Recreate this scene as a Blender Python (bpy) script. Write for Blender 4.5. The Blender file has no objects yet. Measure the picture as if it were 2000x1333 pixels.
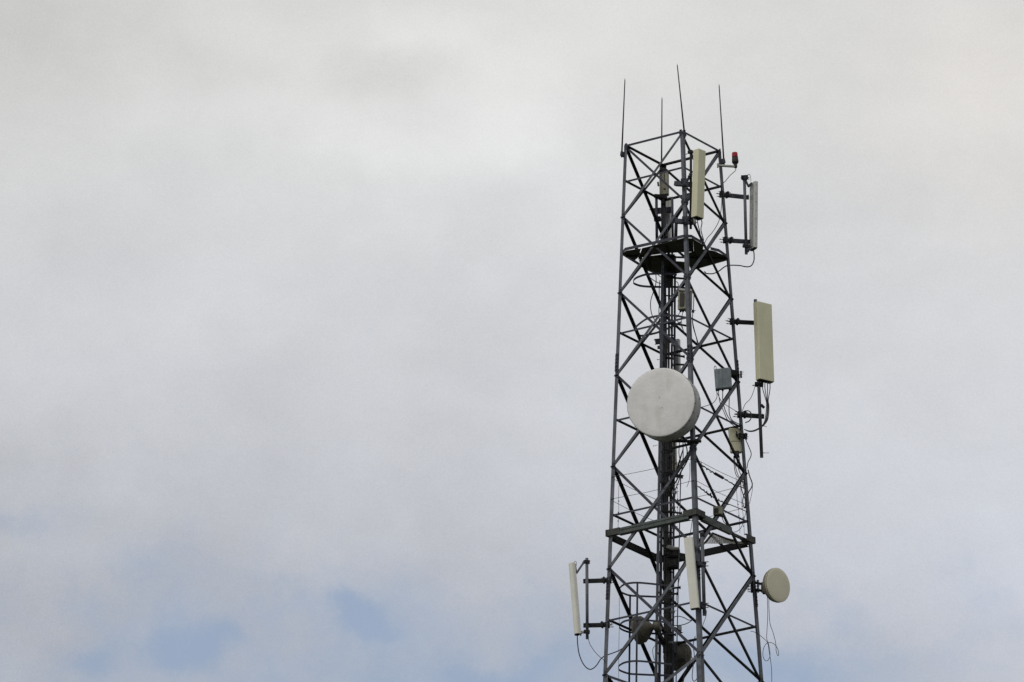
import bpy, bmesh, math, random
from mathutils import Vector, Matrix
random.seed(7)
sc = bpy.context.scene
col = sc.collection
R = math.radians

# ------------------------------------------------------------------ camera (surveyed from the photograph)
F = 16000.0; YAW, PITCH, ROLL = -0.0213337, 0.3437011, -0.0133301
D = 178.7615; H0 = 1.13; TAPER = 0.0552572; AL = 0.2158449
CAMZ = 1.6
cy, sy, cp, sp = math.cos(YAW), math.sin(YAW), math.cos(PITCH), math.sin(PITCH)
cf = Vector((sy*cp, cy*cp, sp)); r0 = Vector((cy, -sy, 0)); u0 = r0.cross(cf)
cr = math.cos(ROLL)*r0 + math.sin(ROLL)*u0; cu = -math.sin(ROLL)*r0 + math.cos(ROLL)*u0
LV = [68.659, 67.787, 66.907, 65.967, 65.027, 64.018, 62.99, 61.881, 60.761, 59.567, 58.277, 57.027, 55.73]
LV = [h + CAMZ for h in LV]
# tower axis stands at x=0, y=D

def ray(px, py):
    return cf + cr*((px-1000)/F) - cu*((py-666.5)/F)
def at(px, py, dy):
    """a point seen in direction (px,py) standing dy metres behind the tower axis"""
    d = ray(px, py); return Vector((0, 0, CAMZ)) + d*((D+dy)/d.y)
def atz(px, py, z):
    d = ray(px, py); return Vector((0, 0, CAMZ)) + d*((z-CAMZ)/d.z)
def pix(P):
    v = Vector(P)-Vector((0, 0, CAMZ)); z = v.dot(cf); return (1000+F*v.dot(cr)/z, 666.5-F*v.dot(cu)/z)
ANG = {'R': AL, 'B': AL+math.pi/2, 'L': AL+math.pi, 'N': AL+1.5*math.pi}
def wid(h): return H0+TAPER*(LV[0]-h)
def corner(c, h):
    a = ANG[c]; w = wid(h); return Vector((w*math.cos(a), D+w*math.sin(a), h))
def leg(c, ypx):
    lo, hi = 40.0, 75.0
    for _ in range(50):
        m = (lo+hi)/2
        if pix(corner(c, m))[1] > ypx: lo = m
        else: hi = m
    return corner(c, lo)
def vdir(az, tilt=0):
    return Vector((math.cos(R(az))*math.cos(R(tilt)), math.sin(R(az))*math.cos(R(tilt)), math.sin(R(tilt))))

# ------------------------------------------------------------------ materials
def mat(name, c1, c2=None, rough=.6, metal=0.0, scale=6.0, streak=None, bump=.0, spots=None, ss=(14, 14, 1.1), sa=.7):
    m = bpy.data.materials.new(name); m.use_nodes = True
    nt = m.node_tree; N = nt.nodes; L = nt.links
    b = N['Principled BSDF']; b.inputs['Roughness'].default_value = rough; b.inputs['Metallic'].default_value = metal
    tc = N.new('ShaderNodeTexCoord')
    n1 = N.new('ShaderNodeTexNoise'); n1.inputs['Scale'].default_value = scale; n1.inputs['Detail'].default_value = 5; n1.inputs['Roughness'].default_value = .65
    L.new(tc.outputs['Object'], n1.inputs['Vector'])
    rp = N.new('ShaderNodeValToRGB'); rp.color_ramp.elements[0].position = .36; rp.color_ramp.elements[1].position = .66
    c2 = c2 or tuple(x*.8 for x in c1)
    rp.color_ramp.elements[0].color = (*c2, 1); rp.color_ramp.elements[1].color = (*c1, 1)
    L.new(n1.outputs['Fac'], rp.inputs['Fac']); out = rp.outputs['Color']
    if streak:
        mp = N.new('ShaderNodeMapping'); mp.inputs['Scale'].default_value = ss
        L.new(tc.outputs['Object'], mp.inputs['Vector'])
        n2 = N.new('ShaderNodeTexNoise'); n2.inputs['Scale'].default_value = 2.0; n2.inputs['Detail'].default_value = 4
        L.new(mp.outputs['Vector'], n2.inputs['Vector'])
        r2 = N.new('ShaderNodeValToRGB'); r2.color_ramp.elements[0].position = .5; r2.color_ramp.elements[1].position = .75
        r2.color_ramp.elements[0].color = (0, 0, 0, 1); r2.color_ramp.elements[1].color = (sa, sa, sa, 1)
        L.new(n2.outputs['Fac'], r2.inputs['Fac'])
        mx = N.new('ShaderNodeMixRGB'); mx.inputs['Color2'].default_value = (*streak, 1)
        L.new(r2.outputs['Color'], mx.inputs['Fac']); L.new(out, mx.inputs['Color1']); out = mx.outputs['Color']
    if spots:
        n3 = N.new('ShaderNodeTexNoise'); n3.inputs['Scale'].default_value = 22; n3.inputs['Detail'].default_value = 3
        L.new(tc.outputs['Object'], n3.inputs['Vector'])
        r3 = N.new('ShaderNodeValToRGB'); r3.color_ramp.elements[0].position = .68; r3.color_ramp.elements[1].position = .78
        r3.color_ramp.elements[0].color = (0, 0, 0, 1); r3.color_ramp.elements[1].color = (.8, .8, .8, 1)
        L.new(n3.outputs['Fac'], r3.inputs['Fac'])
        m3 = N.new('ShaderNodeMixRGB'); m3.inputs['Color2'].default_value = (*spots, 1)
        L.new(r3.outputs['Color'], m3.inputs['Fac']); L.new(out, m3.inputs['Color1']); out = m3.outputs['Color']
    L.new(out, b.inputs['Base Color'])
    if bump:
        bp = N.new('ShaderNodeBump'); bp.inputs['Strength'].default_value = bump; bp.inputs['Distance'].default_value = .02
        L.new(n1.outputs['Fac'], bp.inputs['Height']); L.new(bp.outputs['Normal'], b.inputs['Normal'])
    return m
M = {
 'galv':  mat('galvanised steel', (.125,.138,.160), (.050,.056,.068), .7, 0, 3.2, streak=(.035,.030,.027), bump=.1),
 'galv2': mat('weathered steel with painted shade', (.046,.050,.074), (.020,.021,.032), .75, 0, 6, streak=(.014,.011,.010)),  # darker, bluer copy of the steel, shade put into its colour
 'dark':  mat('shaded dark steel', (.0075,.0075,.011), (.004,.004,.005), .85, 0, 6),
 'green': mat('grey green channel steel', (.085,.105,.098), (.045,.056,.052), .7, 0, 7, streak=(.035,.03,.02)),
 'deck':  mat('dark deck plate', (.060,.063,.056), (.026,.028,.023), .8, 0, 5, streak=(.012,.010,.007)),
 'black': mat('black cable sheath', (.008,.008,.009), None, .6, 0, 10),
 'rod':   mat('rod metal', (.022,.021,.023), (.012,.012,.013), .6, 0, 10),
 'beige': mat('beige radome', (.60,.58,.40), (.55,.53,.36), .45, 0, 2.5, streak=(.44,.42,.29), spots=(.50,.48,.35), ss=(5, 5, .6), sa=.35),
 'cream': mat('cream radome', (.68,.67,.60), (.62,.61,.54), .45, 0, 2.5, streak=(.50,.49,.43), spots=(.52,.50,.44), ss=(5, 5, .6), sa=.4),
 'grey':  mat('grey radome', (.52,.52,.51), (.46,.46,.45), .5, 0, 3, streak=(.31,.31,.29), spots=(.25,.25,.24)),
 'white': mat('weathered white dish cover', (.80,.79,.775), (.69,.68,.66), .7, 0, 1.7, streak=(.56,.54,.50), spots=(.66,.63,.59), bump=1.0, ss=(2.6, 2.6, .7), sa=.55),
 'shroud': mat('dish shroud paint', (.42,.43,.43), (.27,.26,.24), .6, 0, 4, streak=(.16,.14,.11)),
 'tan':   mat('tan dish cover', (.66,.62,.46), (.60,.56,.41), .5, 0, 2.5, spots=(.56,.50,.38)),
 'tanrim': mat('tan dish housing', (.28,.255,.19), (.18,.165,.125), .5, 0, 5),
 'box':   mat('stained beige box', (.30,.29,.215), (.20,.19,.135), .6, 0, 8, streak=(.10,.085,.055), spots=(.09,.075,.05)),
 'boxg':  mat('blue grey box', (.22,.255,.27), (.15,.175,.19), .55, .1, 6, streak=(.33,.35,.36)),
 'boxd':  mat('brown black box', (.022,.020,.017), (.010,.009,.008), .7, 0, 8),
 'dish_in': mat('soiled dish back', (.13,.12,.095), (.07,.063,.047), .7, 0, 5, streak=(.05,.04,.03)),
 'red':   mat('red lamp glass', (.34,.002,.012), (.22,.001,.007), .75, 0, 8),
 'lampb': mat('dark red lamp skirt', (.022,.004,.006), (.01,.003,.004), .7, 0, 8),
 'pale':  mat('pale zinc arm', (.36,.36,.33), (.26,.26,.24), .5, .2, 12),
 'feeder': mat('dusty feeder sheath', (.040,.037,.030), (.012,.011,.010), .7, 0, 7),
 'mesh': mat('bright zinc mesh', (.75,.76,.76), (.6,.6,.6), .5, 0, 12),
 'ground': mat('dry grass ground', (.07,.075,.04), (.04,.045,.025), .95, 0, .3),
}

# ------------------------------------------------------------------ object helpers
def empty(name, loc, label, cat, group=None):
    o = bpy.data.objects.new(name, None); col.objects.link(o); o.location = loc; o.empty_display_size = .1
    o['label'] = label; o['category'] = cat
    if group: o['group'] = group
    ROOTLOC[o.name] = Vector(loc); return o
ROOTLOC = {}
def build(name, bm, m, parent=None, label=None, cat=None, group=None, kind=None, base=None):
    """link the collected shape as ONE mesh object, under its thing or at top level with its origin at its base"""
    bmesh.ops.recalc_face_normals(bm, faces=bm.faces)
    root = parent
    while root is not None and root.parent is not None: root = root.parent
    if root is not None: off = ROOTLOC[root.name]
    else:
        vs = [v.co for v in bm.verts]
        off = base if base is not None else Vector((sum(v.x for v in vs)/len(vs), sum(v.y for v in vs)/len(vs), min(v.z for v in vs)))
    for v in bm.verts: v.co -= off
    me = bpy.data.meshes.new(name); bm.to_mesh(me); bm.free(); me.materials.append(M[m])
    o = bpy.data.objects.new(name, me); col.objects.link(o)
    if parent is None: o.location = off
    else: o.parent = parent
    if label: o['label'] = label
    if cat: o['category'] = cat
    if group: o['group'] = group
    if kind: o['kind'] = kind
    return o
def nb(): return bmesh.new()
def frame(d, hint=Vector((0, 0, 1))):
    d = d.normalized()
    if abs(d.dot(hint)) > .98: hint = Vector((1, 0, 0))
    s = d.cross(hint).normalized(); u = s.cross(d).normalized(); return s, u
def prism(bm, a, b, prof, s, u, prof2=None, smooth=False):
    """extrude closed profile [(x,y)..] in (s,u) from a to b"""
    prof2 = prof2 or prof
    va = [bm.verts.new(a+s*x+u*y) for x, y in prof]; vb = [bm.verts.new(b+s*x+u*y) for x, y in prof2]
    n = len(prof)
    for i in range(n):
        f = bm.faces.new((va[i], va[(i+1) % n], vb[(i+1) % n], vb[i])); f.smooth = smooth
    bm.faces.new(va); bm.faces.new(list(reversed(vb)))
def bar(bm, a, b, w, h, hint=Vector((0, 0, 1))):
    s, u = frame(b-a, hint); w /= 2; h /= 2
    c = min(w, h)*.25
    prism(bm, a, b, [(-w+c, -h), (w-c, -h), (w, -h+c), (w, h-c), (w-c, h), (-w+c, h), (-w, h-c), (-w, -h+c)], s, u)
def angle(bm, a, b, d1, d2, s1, s2, t=.008, off=None):
    """L section from a to b; flanges along d1 and d2"""
    ax = (b-a).normalized()
    d1 = (d1-ax*d1.dot(ax)).normalized(); d2 = (d2-ax*d2.dot(ax)-d1*d2.dot(d1)).normalized()
    if off: a = a+off; b = b+off
    prism(bm, a, b, [(0, 0), (s1, 0), (s1, t), (t, t), (t, s2), (0, s2)], d1, d2)
def channel(bm, a, b, h, w, side, t=.008):
    """U channel web height h, flanges w toward side"""
    ax = (b-a).normalized(); side = (side-ax*side.dot(ax)).normalized(); u = ax.cross(side).normalized()
    prism(bm, a, b, [(0, -h/2), (w, -h/2), (w, -h/2+t), (t, -h/2+t), (t, h/2-t), (w, h/2-t), (w, h/2), (0, h/2)], side, u)
def smooth_path(pts, sub=5):
    if len(pts) < 3: return pts
    P = [pts[0]*2-pts[1]]+list(pts)+[pts[-1]*2-pts[-2]]; out = []
    for i in range(1, len(P)-2):
        p0, p1, p2, p3 = P[i-1], P[i], P[i+1], P[i+2]
        for k in range(sub):
            t = k/sub
            out.append(.5*((2*p1)+(p2-p0)*t+(2*p0-5*p1+4*p2-p3)*t*t+(3*p1-p0-3*p2+p3)*t*t*t))
    out.append(pts[-1]); return out
def tube(bm, pts, r, seg=8, curved=True, r2=None):
    pts = smooth_path(pts) if curved else list(pts)
    n = len(pts); rings = []; s, u = frame(pts[1]-pts[0])
    for i, p in enumerate(pts):
        d = (pts[min(i+1, n-1)]-pts[max(i-1, 0)]).normalized()
        s = (s-d*s.dot(d)).normalized(); u = d.cross(s)
        rr = r if r2 is None else r+(r2-r)*i/(n-1)
        rings.append([bm.verts.new(p+(s*math.cos(2*math.pi*k/seg)+u*math.sin(2*math.pi*k/seg))*rr) for k in range(seg)])
    for i in range(n-1):
        for k in range(seg):
            f = bm.faces.new((rings[i][k], rings[i][(k+1) % seg], rings[i+1][(k+1) % seg], rings[i+1][k])); f.smooth = True
    bm.faces.new(rings[0]); bm.faces.new(list(reversed(rings[-1])))
def lathe(bm, c, ax, prof, seg=48, smooth=True):
    """prof [(distance along ax, radius)]"""
    s, u = frame(ax); ax = ax.normalized(); rings = []
    for d, r in prof:
        if r < 1e-5: rings.append([bm.verts.new(c+ax*d)])
        else: rings.append([bm.verts.new(c+ax*d+(s*math.cos(2*math.pi*k/seg)+u*math.sin(2*math.pi*k/seg))*r) for k in range(seg)])
    for A, B in zip(rings, rings[1:]):
        for k in range(seg):
            k2 = (k+1) % seg
            if len(A) == 1: f = bm.faces.new((A[0], B[k2], B[k]))
            elif len(B) == 1: f = bm.faces.new((A[k], A[k2], B[0]))
            else: f = bm.faces.new((A[k], A[k2], B[k2], B[k]))
            f.smooth = smooth
    if len(rings[0]) > 1: bm.faces.new(rings[0])
    if len(rings[-1]) > 1: bm.faces.new(list(reversed(rings[-1])))
def cable(parent, pts, r=.010, name='cable', m='black'):
    bm = nb(); tube(bm, [at(*p) for p in pts], r*1.15, 7); return build(name, bm, m, parent)
def loose_cable(pts, label, group=None, r=.010, name='cable', m='black'):
    bm = nb(); tube(bm, [at(*p) for p in pts], r*1.15, 7)
    return build(name, bm, m, None, label, 'cable', group)
def bolt(bm, p, d, length, r=.007):
    d = d.normalized(); tube(bm, [p, p+d*length], r, 6, False)
    lathe(bm, p+d*length*.12, d, [(0, r*2.1), (.014, r*2.1)], 6, False)

# ------------------------------------------------------------------ setting: ground
bm = nb()
rings = [0, 40, 120, 260, 500, 1000, 2500, 6000]; seg = 48; prev = None
for rr in rings:
    if rr == 0: ring = [bm.verts.new((0, D, 0))]
    else: ring = [bm.verts.new((rr*math.cos(2*math.pi*k/seg), D+rr*math.sin(2*math.pi*k/seg), 0)) for k in range(seg)]
    if prev:
        for k in range(seg):
            k2 = (k+1) % seg
            if len(prev) == 1: bm.faces.new((prev[0], ring[k], ring[k2]))
            else: bm.faces.new((prev[k], ring[k], ring[k2], prev[k2]))
    prev = ring
g = build('ground', bm, 'ground', None, 'dry grass ground far below the mast', None, None, 'structure', base=Vector((0, D, 0)))

# ------------------------------------------------------------------ the tower
ORDER = ['L', 'N', 'R', 'B']
tower = empty('lattice_tower', (0, D, 0), 'tall square lattice steel tower with crossed braces carrying all the antennas', 'tower')
def unit(c): return Vector((math.cos(ANG[c]), math.sin(ANG[c]), 0))
for i, c in enumerate(ORDER):
    p, q = ORDER[i-1], ORDER[(i+1) % 4]
    bm = nb()
    prevh = LV[0]+.05
    for k, (h0, s) in enumerate([(LV[4], .082), (LV[8], .09), (LV[12], .10), (30, .13), (0, .17)]):
        a, b = corner(c, prevh), corner(c, h0)
        d1 = corner(p, prevh)-a; d2 = corner(q, prevh)-a
        angle(bm, a, b, d1, d2, s, s, .010, off=unit(c)*.028)
        prevh = h0
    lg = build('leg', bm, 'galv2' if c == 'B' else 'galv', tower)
    # splice sleeves with rows of bolts
    for hs in (64.9 if c != 'N' else 64.7, 59.5-.15):
        bm = nb(); a = corner(c, hs+.22); b = corner(c, hs-.22)
        d1 = (corner(p, hs)-a); d1.z = 0; d1.normalize(); d2 = (corner(q, hs)-a); d2.z = 0; d2.normalize(); o = (-(d1+d2)).normalized()*.040
        angle(bm, a+o, b+o, d1, d2, .095, .095, .010)
        for j in range(5):
            pt = a.lerp(b, (j+.5)/5)+o
            bolt(bm, pt+d1*.05, -d2, .035, .009); bolt(bm, pt+d2*.05, -d1, .035, .009)
        build('splice_plate', bm, 'galv2', lg)

FACES = [('L', 'N'), ('N', 'R'), ('R', 'B'), ('B', 'L')]
def fnormal(a, b):
    n = unit(a)+unit(b); return n.normalized()
NODES = [0, 2, 4, 6, 8, 10, 12]
h_extra = [LV[12]-1.33*(k+1)-.035*k*k for k in range(2)]
NH = [LV[i] for i in NODES]+h_extra
Z = Vector((0, 0, 1))
for fi, (a, b) in enumerate(FACES):
    n = fnormal(a, b); back = fi >= 2
    for k in range(len(NH)-1):
        ht, hb = NH[k], NH[k+1]
        s = .057+.0022*k
        # member rising toward the near (or back) corner, mounted outside
        for w in (0, 1):
            top, bot = (b, a) if w == 0 else (a, b)
            if fi == 1: top, bot = (b, a) if w == 0 else (a, b)
            outer = (w == 0)
            A, B = corner(top, ht), corner(bot, hb)
            ax = (A-B).normalized()
            A = A-ax*.0+ax*.03; B = B-ax*.05
            side = n.cross(ax); side = side if side.z < 0 else -side      # in-plane, pointing down
            off = n*.012 if outer else -n*.004
            bm = nb()
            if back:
                angle(bm, A, B, side, -n, s*1.0, s*1.0, .007, off=off-side*s*.5); mm = 'dark'  # back faces take near-black steel, their shade painted into the colour
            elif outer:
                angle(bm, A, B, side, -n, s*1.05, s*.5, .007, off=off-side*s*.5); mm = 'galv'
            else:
                angle(bm, A, B, side, -n, s*.8, s*1.1, .007, off=-n*.02-side*s*.4); mm = 'galv2' if fi == 0 else 'dark'  # inner members take darker steel too, shade painted in
            # end bolts
            for e in (A-ax*.05, A-ax*.09, B+ax*.07, B+ax*.11): bolt(bm, e-n*.02+side*0, n, .032, .006)
            build('cross_brace', bm, mm, tower)
    # horizontals
    for k in (0, 1, 5, 7, 9, 11):
        h = LV[k]; A, B = corner(a, h), corner(b, h); bm = nb()
        s = .055
        if back: angle(bm, A, B, -n, Z, s*1.3, s*(1.15 if k else 1.25), .008, off=-n*.012)
        elif k == 0: angle(bm, A, B, -Z, -n, s*.95, s*1.1, .007, off=n*.004+Z*.05)
        else: angle(bm, A, B, -Z, -n, s*.86, s*.7, .007, off=-n*.012+Z*.02)
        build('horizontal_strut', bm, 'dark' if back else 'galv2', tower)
# gusset plates at leg joints
for c in ORDER:
    i = ORDER.index(c); p, q = ORDER[i-1], ORDER[(i+1) % 4]
    for k, h in enumerate(NH[:7]):
        bm = nb(); P = corner(c, h)
        for o_ in (p, q):
            d = corner(o_, h)-P; d.normalize(); nn = fnormal(c, o_)
            a = P+nn*.024+d*.010; w = .085 if k else .075
            prism(bm, a, a+nn*.006, [(0, -.075), (w*.6, -.075), (w, -.03), (w, .03), (w*.6, .075), (0, .075)], d, Z)
            for zz in (-.06, 0, .06): bolt(bm, a+d*.045+Z*zz, nn, .016, .007)
        if k: tube(bm, [P-unit(c)*.02, P+unit(c)*.055], .006, 6, False)
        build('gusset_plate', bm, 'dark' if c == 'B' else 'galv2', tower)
# bracing further down to the footings (outside the picture)
bm = nb(); h = NH[-1]
while h > .5:
    h2 = max(0, h-1.4-(wid(h)-2)*.5)
    for a, b in FACES:
        n = fnormal(a, b)
        angle(bm, corner(a, h), corner(b, h2), n.cross(Z), -n, .08, .08, .01, off=n*.012)
        angle(bm, corner(b, h), corner(a, h2), n.cross(Z), -n, .08, .08, .01)
        angle(bm, corner(a, (h+h2)/2), corner(b, (h+h2)/2), -Z, -n, .06, .06, .01, off=-n*.012)
    h = h2
lb = build('lower_bracing', bm, 'galv', tower, kind='stuff')
for c in ORDER:
    bm = nb(); P = corner(c, 0)
    bar(bm, P+Vector((0, 0, -.2)), P+Vector((0, 0, .45)), 1.0, 1.0, Vector((1, 0, 0))); build('footing', bm, 'pale', tower)

# ------------------------------------------------------------------ lightning rods
def rod(tip, base, br, label):
    t = empty('lightning_rod', at(*base), label, 'lightning rod', 'lightning rods standing on the tower top')
    bm = nb(); a, b = at(*base), at(*tip); d = (b-a)
    tube(bm, [a-d.normalized()*.02, a+d*.965], .020, 8, False, .012); build('rod', bm, 'rod', t)
    bm = nb(); tube(bm, [a+d*.965, b], .012, 8, False, .002); build('tip', bm, 'rod', t)
    bm = nb(); pc = at(*br); e = a+d*.03; bar(bm, e-(pc-e).normalized()*.03, pc+(pc-e).normalized()*.02+Vector((0, 0, e.z-pc.z)), .05, .12)
    build('clamp', bm, 'galv2', t)
yL, yN, yR, yB = [leg(c, y).y-D for c, y in (('L', 290), ('N', 262), ('R', 300), ('B', 328))]
rod((1220.7, 153, yL-.05), (1214.2, 306, yL-.05), (1219, 306, yL), 'lightning rod at the left corner of the tower top, tilted slightly right')
rod((1322.5, 125, yN), (1337.5, 268, yN+.03), (1334, 268, yN), 'tallest lightning rod, leaning left from the highest corner of the tower top')
rod((1293, 190, yB), (1292, 332, yB), (1295, 334, yB), 'lightning rod rising behind the top frame from the rear corner')
rod((1404.3, 164, yR), (1414, 320, yR-.04), (1409, 320, yR), 'rightmost lightning rod, beside the red warning lamp')

# ------------------------------------------------------------------ beacon
dyb = leg('R', 325).y-D-.12
t = empty('warning_beacon', at(1437, 326, dyb), 'red aircraft warning lamp on a short pale arm at the tower top', 'beacon')
bm = nb(); bar(bm, at(1401.5, 323.5, dyb), at(1438.5, 326, dyb), .06, .045); bar(bm, at(1402, 320, dyb), at(1402, 327.5, dyb), .05, .04)
build('arm', bm, 'pale', t)
c0 = at(1436.8, 327, dyb); up = (at(1434.8, 298, dyb)-c0)
L_ = up.length; u = up.normalized()
bm = nb(); lathe(bm, c0, u, [(-.02, .03), (.03, .045), (.035, .04), (.075, .04), (.085, .055)], 20); build('base', bm, 'boxd', t)
bm = nb(); lathe(bm, c0, u, [(.085, .055), (.12, .078), (.135, .08), (L_*.68, .070)], 24); build('skirt', bm, 'lampb', t)
bm = nb(); lathe(bm, c0, u, [(L_*.68, .072), (L_*.72, .069), (L_*.93, .066), (L_*.98, .058), (L_, .03), (L_*1.005, 0)], 24); build('lens', bm, 'red', t)
cable(t, [(1437, 328, dyb), (1436, 334, dyb), (1426, 343, dyb+.03), (1417, 354, dyb+.06), (1412, 359, dyb+.1), (1408, 372, dyb+.12), (1409.5, 385, dyb), (1409, 405, dyb), (1404, 432, dyb), (1393, 452, dyb-.2), (1381, 466, dyb-.4), (1375, 478, dyb-.5)], .007)

# ------------------------------------------------------------------ clamps, arms, panel antennas
def clamp(bm, P, axis, out):
    """saddle clamp round a leg: two plates and four threaded bolts sticking out"""
    out = out.normalized(); s = out.cross(axis).normalized()
    for sg in (-1, 1):
        c = P+out*.075*sg
        prism(bm, c-out*.02, c+out*.02, [(-.085, -.06), (-.05, -.07), (.05, -.07), (.085, -.06), (.085, .06), (.05, .07), (-.05, .07), (-.085, .06)], s, axis)
    for sx in (-.07, .07):
        for sz in (-.035, .035):
            bolt(bm, P+s*sx+axis*sz-out*(.16+.04*random.random()), out, .30, .007)
def arm(t, legpt, end, h=.10, w=.05, m='galv2', over=.0, toward=None):
    d = (end-legpt).normalized(); bm = nb()
    side = Vector((0, -1, 0)) if toward is None else toward
    channel(bm, legpt-d*.05, end+d*over, h, w, -side)
    hole = legpt.lerp(end, .55)
    for k in range(3): bolt(bm, hole+d*(.05*k)+side*.002, side, .012, .006)
    a = build('bracket_arm', bm, m, t)
    bm = nb(); clamp(bm, legpt, Z, d); build('leg_clamp', bm, 'dark', a)
    bm = nb()
    s = d.cross(Z).normalized()
    for zz in (-.035, .035):
        pts = [end-d*.05+s*.07+Z*zz, end-d*.05-s*.02+Z*zz, end-s*.065+Z*zz, end+d*.05-s*.02+Z*zz, end+d*.05+s*.07+Z*zz]
        tube(bm, pts, .008, 6)
    build('u_bolt', bm, 'galv', a)
    return a
def radome(t, top, bot, az, w, d, m, front=.35, name='radome', cap='dark', rivets=False):
    """panel antenna body: flat back, rounded front corners; top and bot are centres of the end faces"""
    ax = (top-bot).normalized(); n = vdir(az); n = (n-ax*n.dot(ax)).normalized(); s = n.cross(ax).normalized()
    r = min(w, d)*front; prof = []
    for cx, sg in ((w/2-r, 1), (-w/2+r, -1)):
        for k in range(6):
            a = R(90*k/5) if sg == 1 else R(90+90*k/5)
            prof.append((cx+r*math.cos(a), d/2-r+r*math.sin(a)))
    e = .012
    prof += [(-w/2, -d/2+e), (-w/2+e, -d/2), (w/2-e, -d/2), (w/2, -d/2+e)]
    sm = [(x*(1-.016/w), y*(1-.016/d)) for x, y in prof]
    bm = nb(); prism(bm, bot+ax*.008, top-ax*.008, prof, s, n)
    prism(bm, top-ax*.008, top, prof, s, n, sm); prism(bm, bot+ax*.008, bot, prof, s, n, sm)
    for f in bm.faces: f.smooth = False
    o = build(name, bm, m, t)
    bm = nb(); ins = [(x*.9, y*.86) for x, y in prof]
    prism(bm, bot-ax*.012, bot+ax*.002, ins, s, n); build('end_cap', bm, cap, o)
    # back rail with rivets
    bm = nb(); bk = -n*(d/2+.006)
    prism(bm, bot+ax*.05+bk, top-ax*.05+bk, [(-w*.22, -.008), (w*.22, -.008), (w*.22, .008), (-w*.22, .008)], s, n)
    for k in range(8 if rivets else 0):
        for sg in (-1, 1):
            bolt(bm, bot.lerp(top, .06+.88*k/7)+s*sg*(w/2-.002)-n*d*.15, s*sg, .003, .004)
    build('back_rail', bm, 'pale', o)
    return o
def tilt_bracket(t, p_pole, p_ant, m='pale'):
    bm = nb(); d = p_ant-p_pole; mid = p_pole.lerp(p_ant, .5)+Vector((0, 0, -.14))
    for sgn in (-.03, .03):
        o = Vector((0, sgn, 0))
        bar(bm, p_pole+o, mid+o, .012, .04); bar(bm, mid+o, p_ant+o, .012, .04)
    bolt(bm, mid-Vector((0, .05, 0)), Vector((0, 1, 0)), .1, .01)
    lathe(bm, p_pole-Z*.04, Z, [(0, .05), (0, .062), (.08, .062), (.08, .05)], 12, False)
    for k in (-1, 1): bolt(bm, p_pole+Vector((-.09, .05*k, 0)), Vector((1, 0, 0)), .2, .008)
    build('tilt_bracket', bm, m, t)
def pole(t, a, b, r=.034, m='galv'):
    bm = nb(); tube(bm, [a, b], r, 14, False)
    for e in (a, b): lathe(bm, e, (b-a), [(-.004, r*.98), (.004, r*1.04)], 14, False)
    build('mounting_pole', bm, m, t)
GA = 'panel antennas clamped to the tower legs'

# A: beige, in front of the near leg at the top
P1, P2 = leg('N', 357), leg('N', 431); dA = P1.y-D-.16
t = empty('panel_antenna', at(1349, 447, dA), 'beige panel antenna highest on the tower, covering the front leg near its top', 'antenna', GA)
pole(t, at(1349.5, 294, dA), at(1349, 447, dA), .03, 'dark')
for P, x0, x1, y in ((P1, 1316.5, 1352, 357.5), (P2, 1319, 1354, 431)):
    bm = nb(); a, b = at(x0, y, dA+.08), at(x1, y+2, dA-.02)
    channel(bm, a, b, .10, .07, Vector((0, 1, 0))); bar(bm, a+Vector((.04, .03, -.02)), b+Vector((0, .03, -.02)), .06, .10)
    ar = build('bracket_arm', bm, 'galv2', t)
    bm = nb(); clamp(bm, P, Z, Vector((0, 1, 0))); build('leg_clamp', bm, 'galv2', ar)
    bm = nb(); bar(bm, at((x0+x1)/2+3, y+4, dA-.10), at(x1-2, y-17, dA-.02), .03, .06)
    bolt(bm, at(x1-7, y-17, dA-.1), Vector((1, .2, .1)), .12, .010); bolt(bm, at(x1-9, y-13, dA-.1), Vector((1, .2, .1)), .12, .010)
    build('tilt_link', bm, 'galv2', ar)
radome(t, at(1366.3, 294.5, dA-.12), at(1362.2, 426.5, dA-.12), -45, .245, .185, 'beige', .12)
bm = nb(); bar(bm, at(1344, 298, dA), at(1353, 297, dA-.04), .07, .07); bolt(bm, at(1339, 302, dA), Vector((1, 0, .35)), .12, .006); build('tilt_bracket', bm, 'dark', t)
bm = nb(); tube(bm, [at(1357, 425, dA-.12), at(1357, 438, dA-.12)], .030, 10, False); build('connector', bm, 'pale', t)
bm = nb(); bar(bm, at(1349, 430, dA-.02), at(1359, 436, dA-.08), .05, .06); build('tilt_bracket', bm, 'dark', t)
cable(t, [(1369, 427, dA-.1), (1371, 436, dA-.1), (1369, 448, dA-.05), (1372, 462, dA+.1), (1374, 470, dA+.3), (1370, 480, dA+.6)], .010)
cable(t, [(1361, 427, dA-.1), (1363.5, 440, dA-.1), (1367, 455, dA+.05), (1368, 470, dA+.4), (1366, 481, dA+.7)], .010)

# B: grey seen from behind, right of the tower top
z1, z2 = leg('R', 381), leg('R', 470)
e1 = atz(1455.5, 383.5, z1.z); dB = e1.y-D
t = empty('panel_antenna', at(1457.5, 497, dB), 'pale grey panel antenna right of the tower top, seen from behind on its pole', 'antenna', GA)
pole(t, at(1453.8, 344, dB), at(1457.6, 496.5, dB), .036)
for P, y, xe in ((z1, 383.5, 1463), (z2, 470.5, 1466.5)):
    e = at(xe-7, y, dB); arm(t, P+Vector((.02, -.02, 0)), e+Vector((0, .045, 0)), .095, .05, 'galv2', .09)
rA, rB = at(1472.6, 357.5, dB+.02), at(1471.6, 487, dB+.02)
radome(t, rA, rB, 27, .27, .095, 'grey', .3, rivets=True)
tilt_bracket(t, at(1454.5, 349, dB), at(1468.5, 358, dB-.03), 'galv2')
tilt_bracket(t, at(1457.2, 480, dB), at(1465, 481, dB-.03), 'galv2')
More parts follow.
